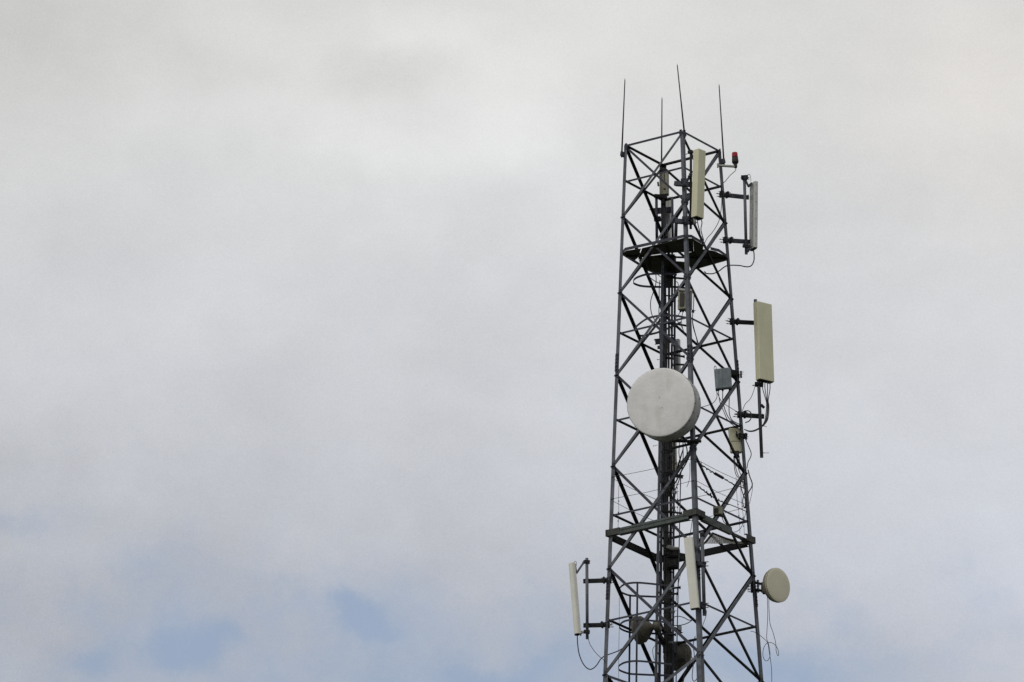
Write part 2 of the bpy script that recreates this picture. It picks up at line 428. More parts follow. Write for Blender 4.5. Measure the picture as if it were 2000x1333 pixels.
bm = nb(); bar(bm, at(1447.5, 347, dB), at(1461, 346, dB), .09, .08); bolt(bm, at(1446.5, 348, dB-.05), Vector((1, 0, 0)), .2, .01); build('pole_clamp', bm, 'dark', t)
bm = nb(); tube(bm, [at(1459, 345, dB-.04), at(1463, 340.5, dB-.04), at(1466, 346, dB-.04), at(1466.5, 355, dB-.04)], .006, 6); build('lifting_loop', bm, 'dark', t)
bm = nb(); bar(bm, at(1450.5, 481, dB-.04), at(1466, 482, dB-.04), .05, .07); build('pole_clamp', bm, 'dark', t)
cable(t, [(1471.5, 489, dB), (1472.8, 497, dB), (1472.3, 510, dB), (1467, 519.5, dB), (1458, 521.5, dB), (1444, 519, dB), (1430, 518.5, dB-.02), (1421, 519, dB-.02), (1413, 523, dB-.1), (1404, 530, dB-.2), (1392, 535, dB-.35), (1380, 534.5, dB-.5), (1376, 531, dB-.6)], .012)

# C: tall beige, right
z1, z2 = leg('R', 629), leg('R', 811)
e1 = atz(1479.5, 629, z1.z); e2 = atz(1485.5, 811, z2.z); dC = (e1.y+e2.y)/2-D
t = empty('panel_antenna', at(1488, 893.5, dC), 'large wide beige panel antenna right of the tower with five cables hanging below', 'antenna', GA)
pole(t, at(1475.3, 586, dC), at(1487.6, 893.5, dC), .040)
arm(t, z1+Vector((.02, -.02, 0)), at(1476.5, 629, dC)+Vector((0, .05, 0)), .095, .05, 'dark', .05)
arm(t, z2+Vector((.02, -.02, 0)), at(1484.5, 811.5, dC)+Vector((0, .05, 0)), .10, .05, 'dark', .10)
radome(t, at(1489.3, 593.5, dC-.13), at(1494.2, 745, dC-.13), -52, .435, .165, 'beige', .13)
bm = nb(); bar(bm, at(1474, 751, dC), at(1491, 752, dC), .10, .10); bolt(bm, at(1469, 753.5, dC-.05), Vector((1, 0, .15)), .2, .008); build('pole_clamp', bm, 'dark', t)
for x, xm, k in ((1489.5, 1496.5, 0), (1494, 1498.2, 1), (1499, 1499.4, 2), (1503.7, 1501, 3)):
    cable(t, [(x, 747, dC-.18), (x+.2, 760, dC-.18), (xm-.5, 782, dC-.17), (xm+.7, 792, dC-.16), (xm-.5+.3*k, 808, dC-.16), (xm-3, 823, dC-.15), (1487, 833+k*.7, dC-.13), (1474, 840.5+k*.6, dC-.1), (1463, 842+k*.4, dC-.1), (1453.5, 839, dC-.08)], .009)
cable(t, [(1475, 753, dC), (1471, 767, dC), (1465, 780, dC), (1456, 789, dC), (1451, 800, dC), (1450, 806, dC)], .006)
bm = nb(); bar(bm, at(1486.5, 791, dC-.03), at(1492.5, 797, dC-.03), .05, .06); build('step_clip', bm, 'dark', t)
bm = nb(); bolt(bm, at(1491, 832, dC), Vector((1, 0, -.35)), .085, .006); bolt(bm, at(1490, 885, dC), Vector((1, 0, -.03)), .14, .006); build('stud', bm, 'galv', t)

# D: cream, lower left
z1, z2 = leg('L', 1134), leg('L', 1221)
e1 = atz(1146.5, 1133.5, z1.z); dD = e1.y-D
t = empty('panel_antenna', at(1146, 1248, dD), 'narrow off white panel antenna at the lower left, tilted away from its pole', 'antenna', GA)
pole(t, at(1146.2, 1091, dD), at(1147, 1248, dD), .036)
for P, y, xe in ((z1, 1133.5, 1146.5), (z2, 1220, 1146.8)):
    arm(t, P+Vector((-.02, -.02, 0)), at(xe, y, dD)+Vector((0, .05, 0)), .095, .05, 'dark', .09, Vector((0, -1, 0)))
radome(t, at(1116.4, 1100.5, dD-.02), at(1127.6, 1239.5, dD-.02), 212, .155, .13, 'cream', .48)
bm = nb()
for sg in (-.03, .03):
    o = Vector((0, sg, 0))
    bar(bm, at(1123.5, 1103, dD)+o, at(1126, 1120, dD)+o, .01, .035); bar(bm, at(1126, 1120, dD)+o, at(1140, 1099, dD)+o, .01, .035); bar(bm, at(1139, 1101, dD)+o, at(1142, 1096, dD)+o, .012, .05)
tube(bm, [at(1121, 1100, dD), at(1123, 1096.5, dD), at(1126, 1099, dD), at(1126, 1105, dD)], .006, 6)
build('tilt_bracket', bm, 'galv', t)
bm = nb(); bar(bm, at(1141, 1097.5, dD-.02), at(1152, 1098.5, dD-.02), .07, .08); build('pole_clamp', bm, 'dark', t)
bm = nb(); bar(bm, at(1140, 1234, dD-.02), at(1152, 1235, dD-.02), .07, .08); build('pole_clamp', bm, 'dark', t)
bm = nb(); bar(bm, at(1131, 1237, dD), at(1143, 1234, dD), .06, .05); bar(bm, at(1134, 1242, dD), at(1136, 1233, dD), .04, .03); build('tilt_bracket', bm, 'pale', t)
cable(t, [(1127.5, 1240, dD), (1128, 1256, dD), (1131, 1277, dD), (1137.5, 1294, dD), (1146, 1305, dD), (1155, 1307.5, dD), (1165, 1300, dD), (1173, 1288, dD), (1181.5, 1281.5, dD+.1), (1197, 1276, dD), (1211, 1270, dD), (1219, 1264, dD-.1), (1224, 1258, dD-.1)], .011)
cable(t, [(1149, 1247, dD), (1152, 1258, dD), (1160, 1271, dD), (1170, 1282, dD), (1180, 1290, dD), (1185, 1298, dD)], .006)

# E: cream, front leg low
P1, P2 = leg('N', 1102), leg('N', 1183); dE = P1.y-D-.12
t = empty('panel_antenna', at(1375, 1202, dE), 'pale cream panel antenna low on the front leg, leaning just under the walkway', 'antenna', GA)
pole(t, at(1371, 1040, dE), at(1375.8, 1202, dE), .042)
for P, y in ((P1, 1102), (P2, 1183)):
    bm = nb(); channel(bm, at(1350, y-2, dE+.06), at(1379, y+2, dE+.06), .12, .07, Vector((0, 1, 0))); ar = build('bracket_arm', bm, 'galv2', t)
    bm = nb(); clamp(bm, P, Z, Vector((.9, .3, 0))); build('leg_clamp', bm, 'dark', ar)
    bm = nb(); bar(bm, at(1362, y, dE-.03), at(1379, y+1, dE-.03), .08, .09)
    bolt(bm, at(1372, y-4, dE-.1), Vector((1, 0, 0)), .14, .01); bolt(bm, at(1372, y+4, dE-.1), Vector((1, 0, 0)), .14, .01)
    build('pole_clamp', bm, 'galv2', ar)
radome(t, at(1344.6, 1051, dE-.15), at(1357.5, 1189.5, dE-.15), 256, .21, .11, 'cream', .3)
bm = nb(); a = at(1352, 1058, dE-.06); bar(bm, a, at(1358, 1072, dE-.02), .05, .05); bar(bm, at(1358, 1072, dE-.02), at(1371, 1060, dE), .05, .05); build('tilt_bracket', bm, 'galv', t)
bm = nb(); bar(bm, at(1352, 1188, dE-.05), at(1371, 1182, dE), .05, .06); bolt(bm, at(1364, 1189, dE-.12), Vector((1, 0, -.1)), .06, .012); build('tilt_bracket', bm, 'galv2', t)
bm = nb(); bar(bm, at(1367, 1046, dE), at(1376, 1045, dE), .11, .09); build('pole_clamp', bm, 'dark', t)
cable(t, [(1380, 1192, dE), (1379, 1203, dE), (1375, 1215, dE), (1371, 1226, dE)], .006)

# F: grey panel on the rear leg near the top
dF = leg('B', 430).y-D
t = empty('panel_antenna', at(1304, 472, dF+.25), 'grey panel antenna behind the rear leg, just above the dark upper platform', 'antenna', GA)
radome(t, at(1304.5, 386, dF+.32), at(1304, 474, dF+.32), 75, .16, .10, 'grey', .3)
pole(t, at(1282, 385, dF+.05), at(1283, 474, dF+.05), .034, 'galv2')
bm = nb(); channel(bm, at(1274, 412, dF+.05), at(1313, 409, dF+.12), .13, .08, Vector((0, 1, 0))); bolt(bm, at(1268, 410, dF), Vector((1, 0, 0)), .15, .006); build('bracket_arm', bm, 'galv2', t)
bm = nb(); bar(bm, at(1278, 383, dF), at(1291, 384, dF+.05), .08, .08); build('pole_clamp', bm, 'dark', t)
bm = nb(); bar(bm, at(1278, 428, dF), at(1290, 428, dF+.05), .07, .12); bolt(bm, at(1276, 424, dF-.05), Vector((1, 0, 0)), .15, .01); build('pole_clamp', bm, 'dark', t)

# G: grey panel behind, above the large dish
dG = leg('B', 690).y-D
t = empty('panel_antenna', at(1324, 760, dG+.3), 'dull grey panel antenna partly hidden behind the cable run, directly above the large round dish', 'antenna', GA)
radome(t, at(1322, 664, dG+.3), at(1323.6, 800, dG+.3), 60, .15, .12, 'grey', .3)
bm = nb(); channel(bm, at(1279.5, 667, dG-.05), at(1318, 663, dG+.1), .12, .07, Vector((0, 1, 0))); bolt(bm, at(1283, 703, dG-.05), Vector((1, 0, 0)), .12, .006)
bar(bm, at(1284, 679, dG), at(1292, 679, dG), .06, .07); build('bracket_arm', bm, 'galv2', t)
pole(t, at(1297, 650, dG+.05), at(1298, 740, dG+.1), .04, 'galv2')

# H: beige broad panel behind under the dish
dH = leg('B', 900).y-D
t = empty('panel_antenna', at(1304, 925, dH+.25), 'stained beige panel antenna behind the rear leg, just below the large round dish', 'antenna', GA)
radome(t, at(1303, 800, dH+.25), at(1305, 922, dH+.25), 85, .42, .14, 'beige', .3)
bm = nb(); channel(bm, at(1298, 925, dH), at(1334, 931, dH-.1), .07, .06, Vector((0, 1, 0))); build('bracket_arm', bm, 'dark', t)
bm = nb(); bolt(bm, at(1275, 872, dH), Vector((1, 0, .25)), .12, .005); build('stud', bm, 'galv', t)
for k, x in enumerate((1309, 1312, 1317)):
    cable(t, [(x, 923, dH+.1), (x-.5, 935, dH+.1), (x-1.5-k, 950, dH-.1), (x-3-k, 965, dH-.3)], .008)
cable(t, [(1314, 850, dH+.05), (1311, 870, dH-.1), (1310, 895, dH-.1), (1318, 906, dH-.1), (1328, 905, dH-.1), (1334, 897, dH-.1)], .008)
cable(t, [(1312, 866, dH+.05), (1308, 890, dH-.1), (1307, 912, dH-.1), (1309, 922, dH)], .008)

# ------------------------------------------------------------------ dishes
def dish(name, label, c, az, tilt, dia, depth, mats, mount, back=.28, cat='dish', group='round microwave dishes'):
    n = vdir(az, tilt); r = dia/2; sq = .985 if dia > 1 else .93
    t = empty(name, c-n*depth, label, cat, group)
    bm = nb()
    prof = [(.014, 0), (.014, r*.10), (.012, r*.45), (.008, r*.8), (.003, r*.965), (-.002, r*.992), (-.010, r), (-.05, r)]
    lathe(bm, c, n, prof, 72); ra = build('radome', bm, mats[0], t)
    bm = nb(); lathe(bm, c, n, [(-.006, r*.990), (-.003, r*.996), (-.008, r*1.005), (-.022, r*1.006), (-.022, r*.99)], 72); build('edge_band', bm, mats[1], ra)
    bm = nb(); lathe(bm, c, n, [(-.05, r*.985), (-.05, r*1.006), (-.075, r*1.006), (-.075, r*.99), (-depth+.02, r*sq), (-depth, r*(sq+.015)), (-depth-.02, r*(sq+.015)), (-depth-.025, r*(sq-.02))], 72)
    sh = build('shroud', bm, mats[1], t)
    s, u = frame(n)
    if dia > 1:
        for i in range(24):
            a = 2*math.pi*(i+.5)/24; q = s*math.cos(a)+u*math.sin(a)
            bm = nb(); bolt(bm, c-n*.04+q*r*.998, q, .016, .006); build('rim_bolt', bm, 'galv2', sh)
            if i % 2: bm = nb(); bolt(bm, c-n*(depth-.03)+q*r*.98, q, .025, .007); build('rim_bolt', bm, 'galv2', sh)
    bm = nb(); lathe(bm, c, -n, [(depth+.02, r*(sq-.015)), (depth+back*.25, r*.84), (depth+back*.55, r*.62), (depth+back*.85, r*.36), (depth+back, r*.22), (depth+back+.06, r*.2), (depth+back+.06, 0)], 48)
    build('reflector', bm, mats[2], t)
    return t, n
# big
dd = leg('N', 786).y-D-.62
t, n = dish('microwave_dish', 'largest round white microwave dish, facing the viewer in front of the tower', at(1290.6, 786, dd), 254, -5, 1.61, .50, ('white', 'shroud', 'dish_in'), None)
bm = nb(); s, u = frame(n); cc = at(1290.6, 786, dd)
for p_ in ((1287.5, 776), (1289.5, 797.5), (1293.5, 796.5)):
    q = at(p_[0], p_[1], dd-.03); lathe(bm, q, n, [(0, .009), (.012, .008), (.014, 0)], 8)
build('cover_fitting', bm, 'dish_in', t)
bm = nb(); pc = at(1338, 800, dd+.62)
rear = at(1290.6, 786, dd)-n*.80
bar(bm, rear+Vector((0, 0, .12)), leg('N', 770)+Vector((-.02, .02, 0)), .10, .12); bar(bm, rear-Vector((0, 0, .12)), leg('N', 815)+Vector((-.02, .02, 0)), .10, .12)
tube(bm, [rear+Vector((.05, .05, .5)), rear+Vector((.05, .05, -.75))], .055, 14, False)
build('mount', bm, 'galv2', t)
bm = nb(); P = leg('N', 862)
tube(bm, [at(1318, 862, P.y-D+.1), at(1369, 862.5, P.y-D-.12)], .034, 12, False)
lathe(bm, at(1357, 862.5, P.y-D-.05), Vector((1, 0, 0)), [(0, .06), (.09, .06)], 10, False)
build('side_strut', bm, 'dark', t)
bm = nb(); tube(bm, [at(1312, 876, P.y-D+.35), at(1352, 867, P.y-D+.0)], .03, 12, False); build('side_strut', bm, 'dark', t)
# small right
P = leg('R', 1144); ds = P.y-D-.12
t, n = dish('microwave_dish', 'small tan microwave dish mounted on the right leg, facing right', at(1520.2, 1143, ds-.05), 317, -4, .80, .12, ('tan', 'tanrim', 'tanrim'), None, back=.16)
bm = nb(); c_ = at(1520.2, 1143, ds-.05)
bar(bm, c_-n*.30, c_-n*.45, .20, .26); build('radio_unit', bm, 'tanrim', t)
bm = nb(); e = c_-n*.43
bar(bm, e+Z*.08, P+Z*.07, .07, .04); bar(bm, e-Z*.08, P-Z*.1, .07, .04); bar(bm, e-Z*.14, e+Z*.14, .10, .10)
clamp(bm, P+Z*.05, Z, Vector((1, 0, 0))); clamp(bm, P-Z*.09, Z, Vector((1, 0, 0)))
build('mount', bm, 'dark', t)
cable(t, [(1498.5, 1163, ds), (1499.5, 1200, ds), (1498, 1232, ds), (1497.5, 1247, ds), (1502, 1262, ds), (1504, 1280, ds), (1500, 1290, ds), (1494, 1290, ds), (1490, 1280, ds), (1492, 1265, ds), (1499, 1256, ds), (1510, 1257, ds), (1518, 1266, ds), (1521, 1277, ds), (1519, 1281, ds), (1516, 1272, ds), (1515, 1256, ds), (1510, 1236, ds), (1504, 1218, ds), (1502, 1190, ds), (1501.5, 1164, ds)], .006)
cable(t, [(1466, 1233, ds), (1476, 1236, ds), (1490, 1246, ds), (1499, 1256, ds), (1502, 1272, ds), (1505, 1290, ds), (1507, 1310, ds), (1507.5, 1336, ds)], .006)
# inner left, seen from the side
t, n = dish('microwave_dish', 'soiled grey dish left of the ladder near the bottom, seen from its side', at(1243, 1232, .55), 158, -4, .66, .14, ('tanrim', 'dish_in', 'dish_in'), None, back=.26)
c_ = at(1243, 1232, .55)
bm = nb(); lathe(bm, c_-n*.46, -n, [(0, .13), (.12, .13), (.14, .11)], 24); build('radio_unit', bm, 'dish_in', t)
bm = nb(); bar(bm, c_-n*.5-Z*.1, leg('B', 1262)-Z*.05, .08, .14); bar(bm, c_-n*.6+Z*.02, leg('B', 1245), .07, .07); build('mount', bm, 'dark', t)
# inner right, seen from the back
t, n = dish('microwave_dish', 'soiled dish behind the cable run at the bottom of the tower, seen from behind', at(1325.5, 1283, 1.75), 62, -4, .70, .12, ('tanrim', 'dish_in', 'dish_in'), None, back=.18)
c_ = at(1325.5, 1283, 1.75)
bm = nb(); bar(bm, c_-n*.34+Z*.06, c_-n*.52+Z*.06, .26, .32); build('radio_unit', bm, 'boxd', t)
bm = nb(); bar(bm, at(1322, 1291, 1.3), at(1337, 1289, 1.35), .06, .08); tube(bm, [at(1311, 1240, 1.35), at(1313, 1333, 1.4)], .04, 12, False)
bar(bm, c_-n*.45, leg('B', 1300), .07, .08); build('mount', bm, 'dark', t)

# ------------------------------------------------------------------ equipment boxes
def box(t, top, bot, w, d, az, m, name='housing', bev=.015):
    ax = (top-bot).normalized(); n = vdir(az); n = (n-ax*n.dot(ax)).normalized(); s = n.cross(ax).normalized()
    w /= 2; d /= 2; b = bev
    pr = [(-w+b, -d), (w-b, -d), (w, -d+b), (w, d-b), (w-b, d), (-w+b, d), (-w, d-b), (-w, -d+b)]
    bm = nb(); prism(bm, bot+ax*b, top-ax*b, pr, s, n)
    k1, k2 = 1-b/w, 1-b/d; sm = [(x*k1, y*k2) for x, y in pr]
    prism(bm, top-ax*b, top, pr, s, n, sm); prism(bm, bot+ax*b, bot, pr, s, n, sm)
    return build(name, bm, m, t), s, n, ax
GB = 'equipment boxes fixed on the tower'
# 1 top rear
d1 = leg('B', 360).y-D-.12
t = empty('equipment_box', at(1297, 384, d1), 'stained upright beige box inside the top frame, under the rear corner', 'equipment box', GB)
o, s, n, ax = box(t, at(1297, 337, d1), at(1297.5, 382, d1), .21, .16, 262, 'box')
bm = nb(); lathe(bm, at(1296, 337, d1), Z, [(0, .11), (.06, .10), (.10, .05), (.11, 0)], 12, False); build('cover', bm, 'dark', t)
bm = nb(); c = at(1299, 349, d1)+n*.083; prism(bm, c, c+n*.004, [(-.008, -.10), (.008, -.10), (.008, .10), (-.008, .10)], s, ax)
c = at(1299, 372, d1)+n*.085; lathe(bm, c, n, [(0, .025), (.01, .02), (.012, 0)], 8); build('fitting', bm, 'boxd', t)
bm = nb(); bar(bm, at(1291, 385, d1), at(1303, 386, d1), .12, .10); bar(bm, at(1295, 390, d1), at(1296, 399, d1), .09, .08); bar(bm, at(1285, 356, d1), at(1286, 364, d1), .03, .04); build('mount', bm, 'dark', t)
for dx in (-3, 1, 4): cable(t, [(1297+dx, 384, d1), (1297+dx*.7, 400, d1+.05), (1298+dx*1.2, 430, d1), (1300+dx, 470, d1)], .008)
# 2 on near leg
P = leg('N', 588); d2 = P.y-D+.16
t = empty('equipment_box', at(1338, 610, d2), 'beige box with a rust stained recess strapped behind the front leg below the upper platform', 'equipment box', GB)
o, s, n, ax = box(t, at(1338.5, 568, d2), at(1337.5, 606, d2), .30, .17, 245, 'box')
bm = nb(); c = at(1334.5, 587, d2)+n*.088; prism(bm, c, c+n*.005, [(-.06, -.17), (.05, -.17), (.05, .15), (-.06, .15)], s, ax); build('recess', bm, 'boxd', t)
bm = nb(); c = at(1338, 567.5, d2)-n*.02; bar(bm, at(1326, 566.5, d2-.06), at(1351.5, 569, d2-.06), .10, .05); build('top_flange', bm, 'shroud', t)
bm = nb()
for x in (1329, 1334, 1340): lathe(bm, at(x, 606, d2), -Z, [(0, .025), (.05, .022)], 8)
bar(bm, at(1351, 608, d2), at(1356, 609, d2), .06, .06); bolt(bm, at(1354, 608, d2), Vector((1, 0, .3)), .07, .005); build('connector', bm, 'dark', t)
bm = nb()
for y in (577, 588, 598): bar(bm, at(1325.5, y, d2), at(1323.5, y+.3, d2), .05, .03)
build('hinge', bm, 'boxg', t)
cable(t, [(1334, 609, d2), (1331, 625, d2+.1), (1333, 640, d2), (1338, 655, d2)], .007)
cable(t, [(1329, 609, d2), (1322, 620, d2+.3), (1316, 628, d2+.5), (1313, 650, d2+.6)], .007)
cable(t, [(1355.5, 570, d2-.1), (1354.5, 600, d2-.1), (1352.5, 625, d2-.12), (1357, 648, d2-.1), (1365, 675, d2-.05), (1366, 682, d2)], .009)
cable(t, [(1352, 626, d2-.12), (1354, 640, d2-.1), (1360, 660, d2-.05), (1362, 672, d2)], .008)
# 3 blue-grey right
P = leg('R', 735); d3 = P.y-D-.25
t = empty('equipment_box', at(1413, 762, d3), 'flat blue grey box beside the right leg with three cables drooping from its underside', 'equipment box', GB)
o, s, n, ax = box(t, at(1410.8, 721, d3), at(1413.8, 760.5, d3), .38, .14, 262, 'boxg', bev=.02)
bm = nb(); bar(bm, at(1426, 728, d3+.1), P+Vector((0, .0, .05)), .10, .14); clamp(bm, leg('R', 732), Z, Vector((1, 0, 0))); build('mount', bm, 'dark', t)
bm = nb(); tube(bm, [at(1394.5, 722, d3), at(1395.5, 716, d3), at(1398, 716, d3), at(1399, 721, d3)], .008, 6); build('lifting_loop', bm, 'galv', t)
bm = nb()
for x in (1399.5, 1403, 1411.5, 1425): lathe(bm, at(x, 761, d3), -Z, [(0, .025), (.04, .022), (.04, 0)], 8)
build('connector', bm, 'dark', t)
cable(t, [(1400, 764, d3), (1400, 777, d3), (1393, 787, d3-.05), (1383, 792, d3-.1), (1369.5, 796, d3-.3)], .007)
cable(t, [(1403, 763, d3), (1406, 785, d3), (1414, 805, d3), (1422, 822, d3+.05), (1435, 833, d3+.1), (1443, 838, d3+.15)], .008)
cable(t, [(1411.5, 764, d3), (1412, 785, d3), (1418, 806, d3), (1426, 820, d3+.05), (1440, 830, d3+.1), (1450, 836, d3+.2)], .009)
cable(t, [(1425, 764, d3), (1424, 790, d3), (1424.5, 808, d3), (1430, 821, d3+.05), (1442, 828, d3+.1), (1450, 832, d3+.2)], .009)
cable(t, [(1400, 766, d3), (1410, 785, d3), (1427, 797, d3+.05), (1442, 806, d3+.1)], .006)
# 4 beige tilted right
P = leg('R', 862); d4 = P.y-D+.05
t = empty('equipment_box', at(1437, 892, d4), 'pale beige box hanging beside the right leg behind a brace, below the largest beige antenna', 'equipment box', GB)
o, s, n, ax = box(t, at(1434, 838, d4), at(1438.3, 885, d4), .27, .13, 285, 'beige')
bm = nb(); c = at(1437.5, 850, d4)+n*.068; prism(bm, c, c+n*.006, [(-.02, -.06), (.02, -.06), (.012, .07), (-.01, .07)], s, ax)
c = at(1441, 859, d4)+n*.068; lathe(bm, c, n, [(0, .02), (.01, 0)], 8); build('fitting', bm, 'boxd', t)
bm = nb(); c = at(1436, 864, d4)+n*.068; prism(bm, c, c+n*.003, [(-.12, -.004), (.12, -.004), (.12, .004), (-.12, .004)], s, ax); build('seam', bm, 'boxd', t)
bm = nb(); a_, b_ = at(1438.2, 884, d4), at(1438.8, 892, d4); bar(bm, a_, b_, .24, .12, Vector((1, 0, 0))); build('connector_plate', bm, 'boxd', t)
bm = nb(); bar(bm, at(1447, 851, d4), at(1459.5, 852.5, d4), .12, .10); clamp(bm, leg('R', 853), Z, Vector((1, 0, 0))); build('mount', bm, 'dark', t)
for k, x in enumerate((1433, 1435, 1439, 1444)):
    cable(t, [(x, 891, d4), (x+.5, 902, d4), (x+2+k, 918, d4), (x+6+k*1.5, 930, d4), (1450+k*2, 942, d4-.05), (1452+k*2, 955, d4-.05)], .008)
# 5 small box by walkway
d5 = -.85
t = empty('equipment_box', at(1402, 1008, d5), 'small brown junction box on the right face brace above the walkway', 'equipment box', GB)
o, s, n, ax = box(t, at(1402, 990, d5), at(1402, 1006, d5), .20, .12, 250, 'box')
bm = nb(); c = at(1401, 999, d5)+n*.062; prism(bm, c, c+n*.006, [(-.05, -.06), (.06, -.06), (.06, .05), (-.05, .05)], s, ax); build('door', bm, 'boxd', t)
bm = nb(); bar(bm, at(1394, 1004, d5), at(1413, 1009, d5), .06, .05); build('mount', bm, 'dark', t)
cable(t, [(1410, 1010, d5), (1414, 1020, d5), (1421, 1026, d5), (1428, 1030, d5)], .008)
cable(t, [(1395, 1006, d5), (1396, 1012, d5), (1401, 1023, d5), (1410, 1033, d5)], .008)
# 6/7 dark boxes behind
for i, (x, y0, y1, w, lab) in enumerate(((1315.5, 1072, 1091, .28, 'upper one of two dark boxes under the walkway, beside the front cream antenna'), (1314, 1093, 1111, .26, 'lower one of two dark boxes under the walkway, beside the front cream antenna'))):
    t = empty('equipment_box', at(x, y1, .6), lab, 'equipment box', GB)
    o, s, n, ax = box(t, at(x, y0, .9), at(x, y1, .9), w, .2, 262, 'dark')
    bm = nb(); c = at(x, (y0+y1)/2, .9)+n*.102; prism(bm, c, c+n*.006, [(-.1, -.07), (.1, -.07), (.1, .07), (-.1, .07)], s, ax); build('lid', bm, 'boxd', t)
    bm = nb(); bar(bm, at(x-8, (y0+y1)/2, .6), at(1299, (y0+y1)/2, .7), .05, .05); build('mount', bm, 'dark', t)
# small dark box low right of cable run
t = empty('equipment_box', at(1325, 1235, .7), 'tiny grey box clipped to thin pipe near the bottom of the tower', 'equipment box', GB)
o, s, n, ax = box(t, at(1327.5, 1222, .7), at(1327.8, 1233, .7), .08, .08, 250, 'boxg')
bm = nb(); bar(bm, at(1317, 1227, .7), at(1330, 1237, .65), .06, .07); bolt(bm, at(1326, 1240, .7), Vector((1, 0, .6)), .12, .005); build('mount', bm, 'dark', t)

# ------------------------------------------------------------------ upper platform (octagonal, dark, seen from below)
h3 = leg('L', 497).z
def pl(c1, c2, f, inset=.0, h=h3):
    """point along the edge c1->c2 of the square at height h"""
    a, b = corner(c1, h), corner(c2, h); return a.lerp(b, f)*1.0
def inw(p, f):   # move toward the axis
    ax = Vector((0, D, p.z)); return p.lerp(ax, f)
t = empty('platform', Vector((0, D, h3)), 'dark octagonal rest platform with an open hatch inside the upper tower', 'platform')
def plate(pts, th=.012, edge=True, m='deck', name='deck_plate'):
    bm = nb(); vs = [bm.verts.new(p) for p in pts]; vt = [bm.verts.new(p+Z*th) for p in pts]; n = len(pts)
    for i in range(n): bm.faces.new((vs[i], vs[(i+1) % n], vt[(i+1) % n], vt[i]))
    bm.faces.new(vs); bm.faces.new(vt)
    return build(name, bm, m, t)
def q(x, y): return atz(x, y, h3)
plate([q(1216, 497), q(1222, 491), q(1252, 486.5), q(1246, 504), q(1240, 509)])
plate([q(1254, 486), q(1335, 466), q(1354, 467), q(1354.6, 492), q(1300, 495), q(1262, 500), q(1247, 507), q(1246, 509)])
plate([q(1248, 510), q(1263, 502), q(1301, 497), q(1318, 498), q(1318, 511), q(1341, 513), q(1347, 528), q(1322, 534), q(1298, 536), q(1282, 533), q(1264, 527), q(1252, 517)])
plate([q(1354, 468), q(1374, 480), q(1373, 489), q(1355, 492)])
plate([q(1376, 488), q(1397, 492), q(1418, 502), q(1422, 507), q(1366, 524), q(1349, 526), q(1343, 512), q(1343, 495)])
# upturned edges (kick plates)
edges = [((1215, 497), (1221, 489.5)), ((1221, 489.5), (1335, 464)), ((1335, 464), (1350, 464)), ((1350, 464), (1376, 479)), ((1388, 488), (1404, 492)), ((1404, 492), (1420, 503)), ((1420, 503), (1423, 508)), ((1423, 508), (1352, 528)), ((1343, 531), (1298, 537.5)), ((1298, 537.5), (1280, 535)), ((1280, 535), (1263, 528)), ((1263, 528), (1215, 498))]
for (a, b) in edges:
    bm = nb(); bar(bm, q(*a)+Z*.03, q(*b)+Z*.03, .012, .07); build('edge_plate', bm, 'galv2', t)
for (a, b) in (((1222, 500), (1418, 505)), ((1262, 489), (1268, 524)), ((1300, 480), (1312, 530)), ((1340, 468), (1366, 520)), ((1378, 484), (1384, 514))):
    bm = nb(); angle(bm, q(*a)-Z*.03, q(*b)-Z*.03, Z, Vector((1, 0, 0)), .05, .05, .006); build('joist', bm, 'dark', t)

# ------------------------------------------------------------------ lower walkway: channel ring with corner plates and mesh
hw = leg('L', 1044).z
t = empty('walkway', Vector((0, D, hw)), 'channel steel walkway ring around the tower below the guard wires', 'walkway')
for i, (a, b) in enumerate(FACES):
    n = fnormal(a, b); A, B = corner(a, hw), corner(b, hw); f0, f1 = (.12, .93) if i == 0 else ((.10, .62) if i == 1 else (.06, .94))
    bm = nb(); P, Q = A.lerp(B, f0), A.lerp(B, f1)
    channel(bm, P+n*.05, Q+n*.05, .17 if i < 2 else .15, .08, -n if i < 2 else n)
    if i == 0: channel(bm, P+n*.055-Z*.02, Q+n*.055-Z*.02, .10, .02, n)
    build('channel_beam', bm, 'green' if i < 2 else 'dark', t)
    if i < 2:
        bm = nb(); bar(bm, A.lerp(B, .03)+n*-.06, A.lerp(B, .97)-n*.06, .05, .07); build('inner_beam', bm, 'deck', t)
for c in ORDER:
    i = ORDER.index(c); p, r_ = ORDER[i-1], ORDER[(i+1) % 4]; bm = nb(); P = corner(c, hw+(.02 if c != 'N' else .07))
    for o_ in (p, r_):
        d = (corner(o_, P.z)-P).normalized(); nn = fnormal(c, o_)
        channel(bm, P-d*.08+nn*.07, P+d*.30+nn*.07, .15, .07, -nn)
    build('corner_plate', bm, 'deck', t)
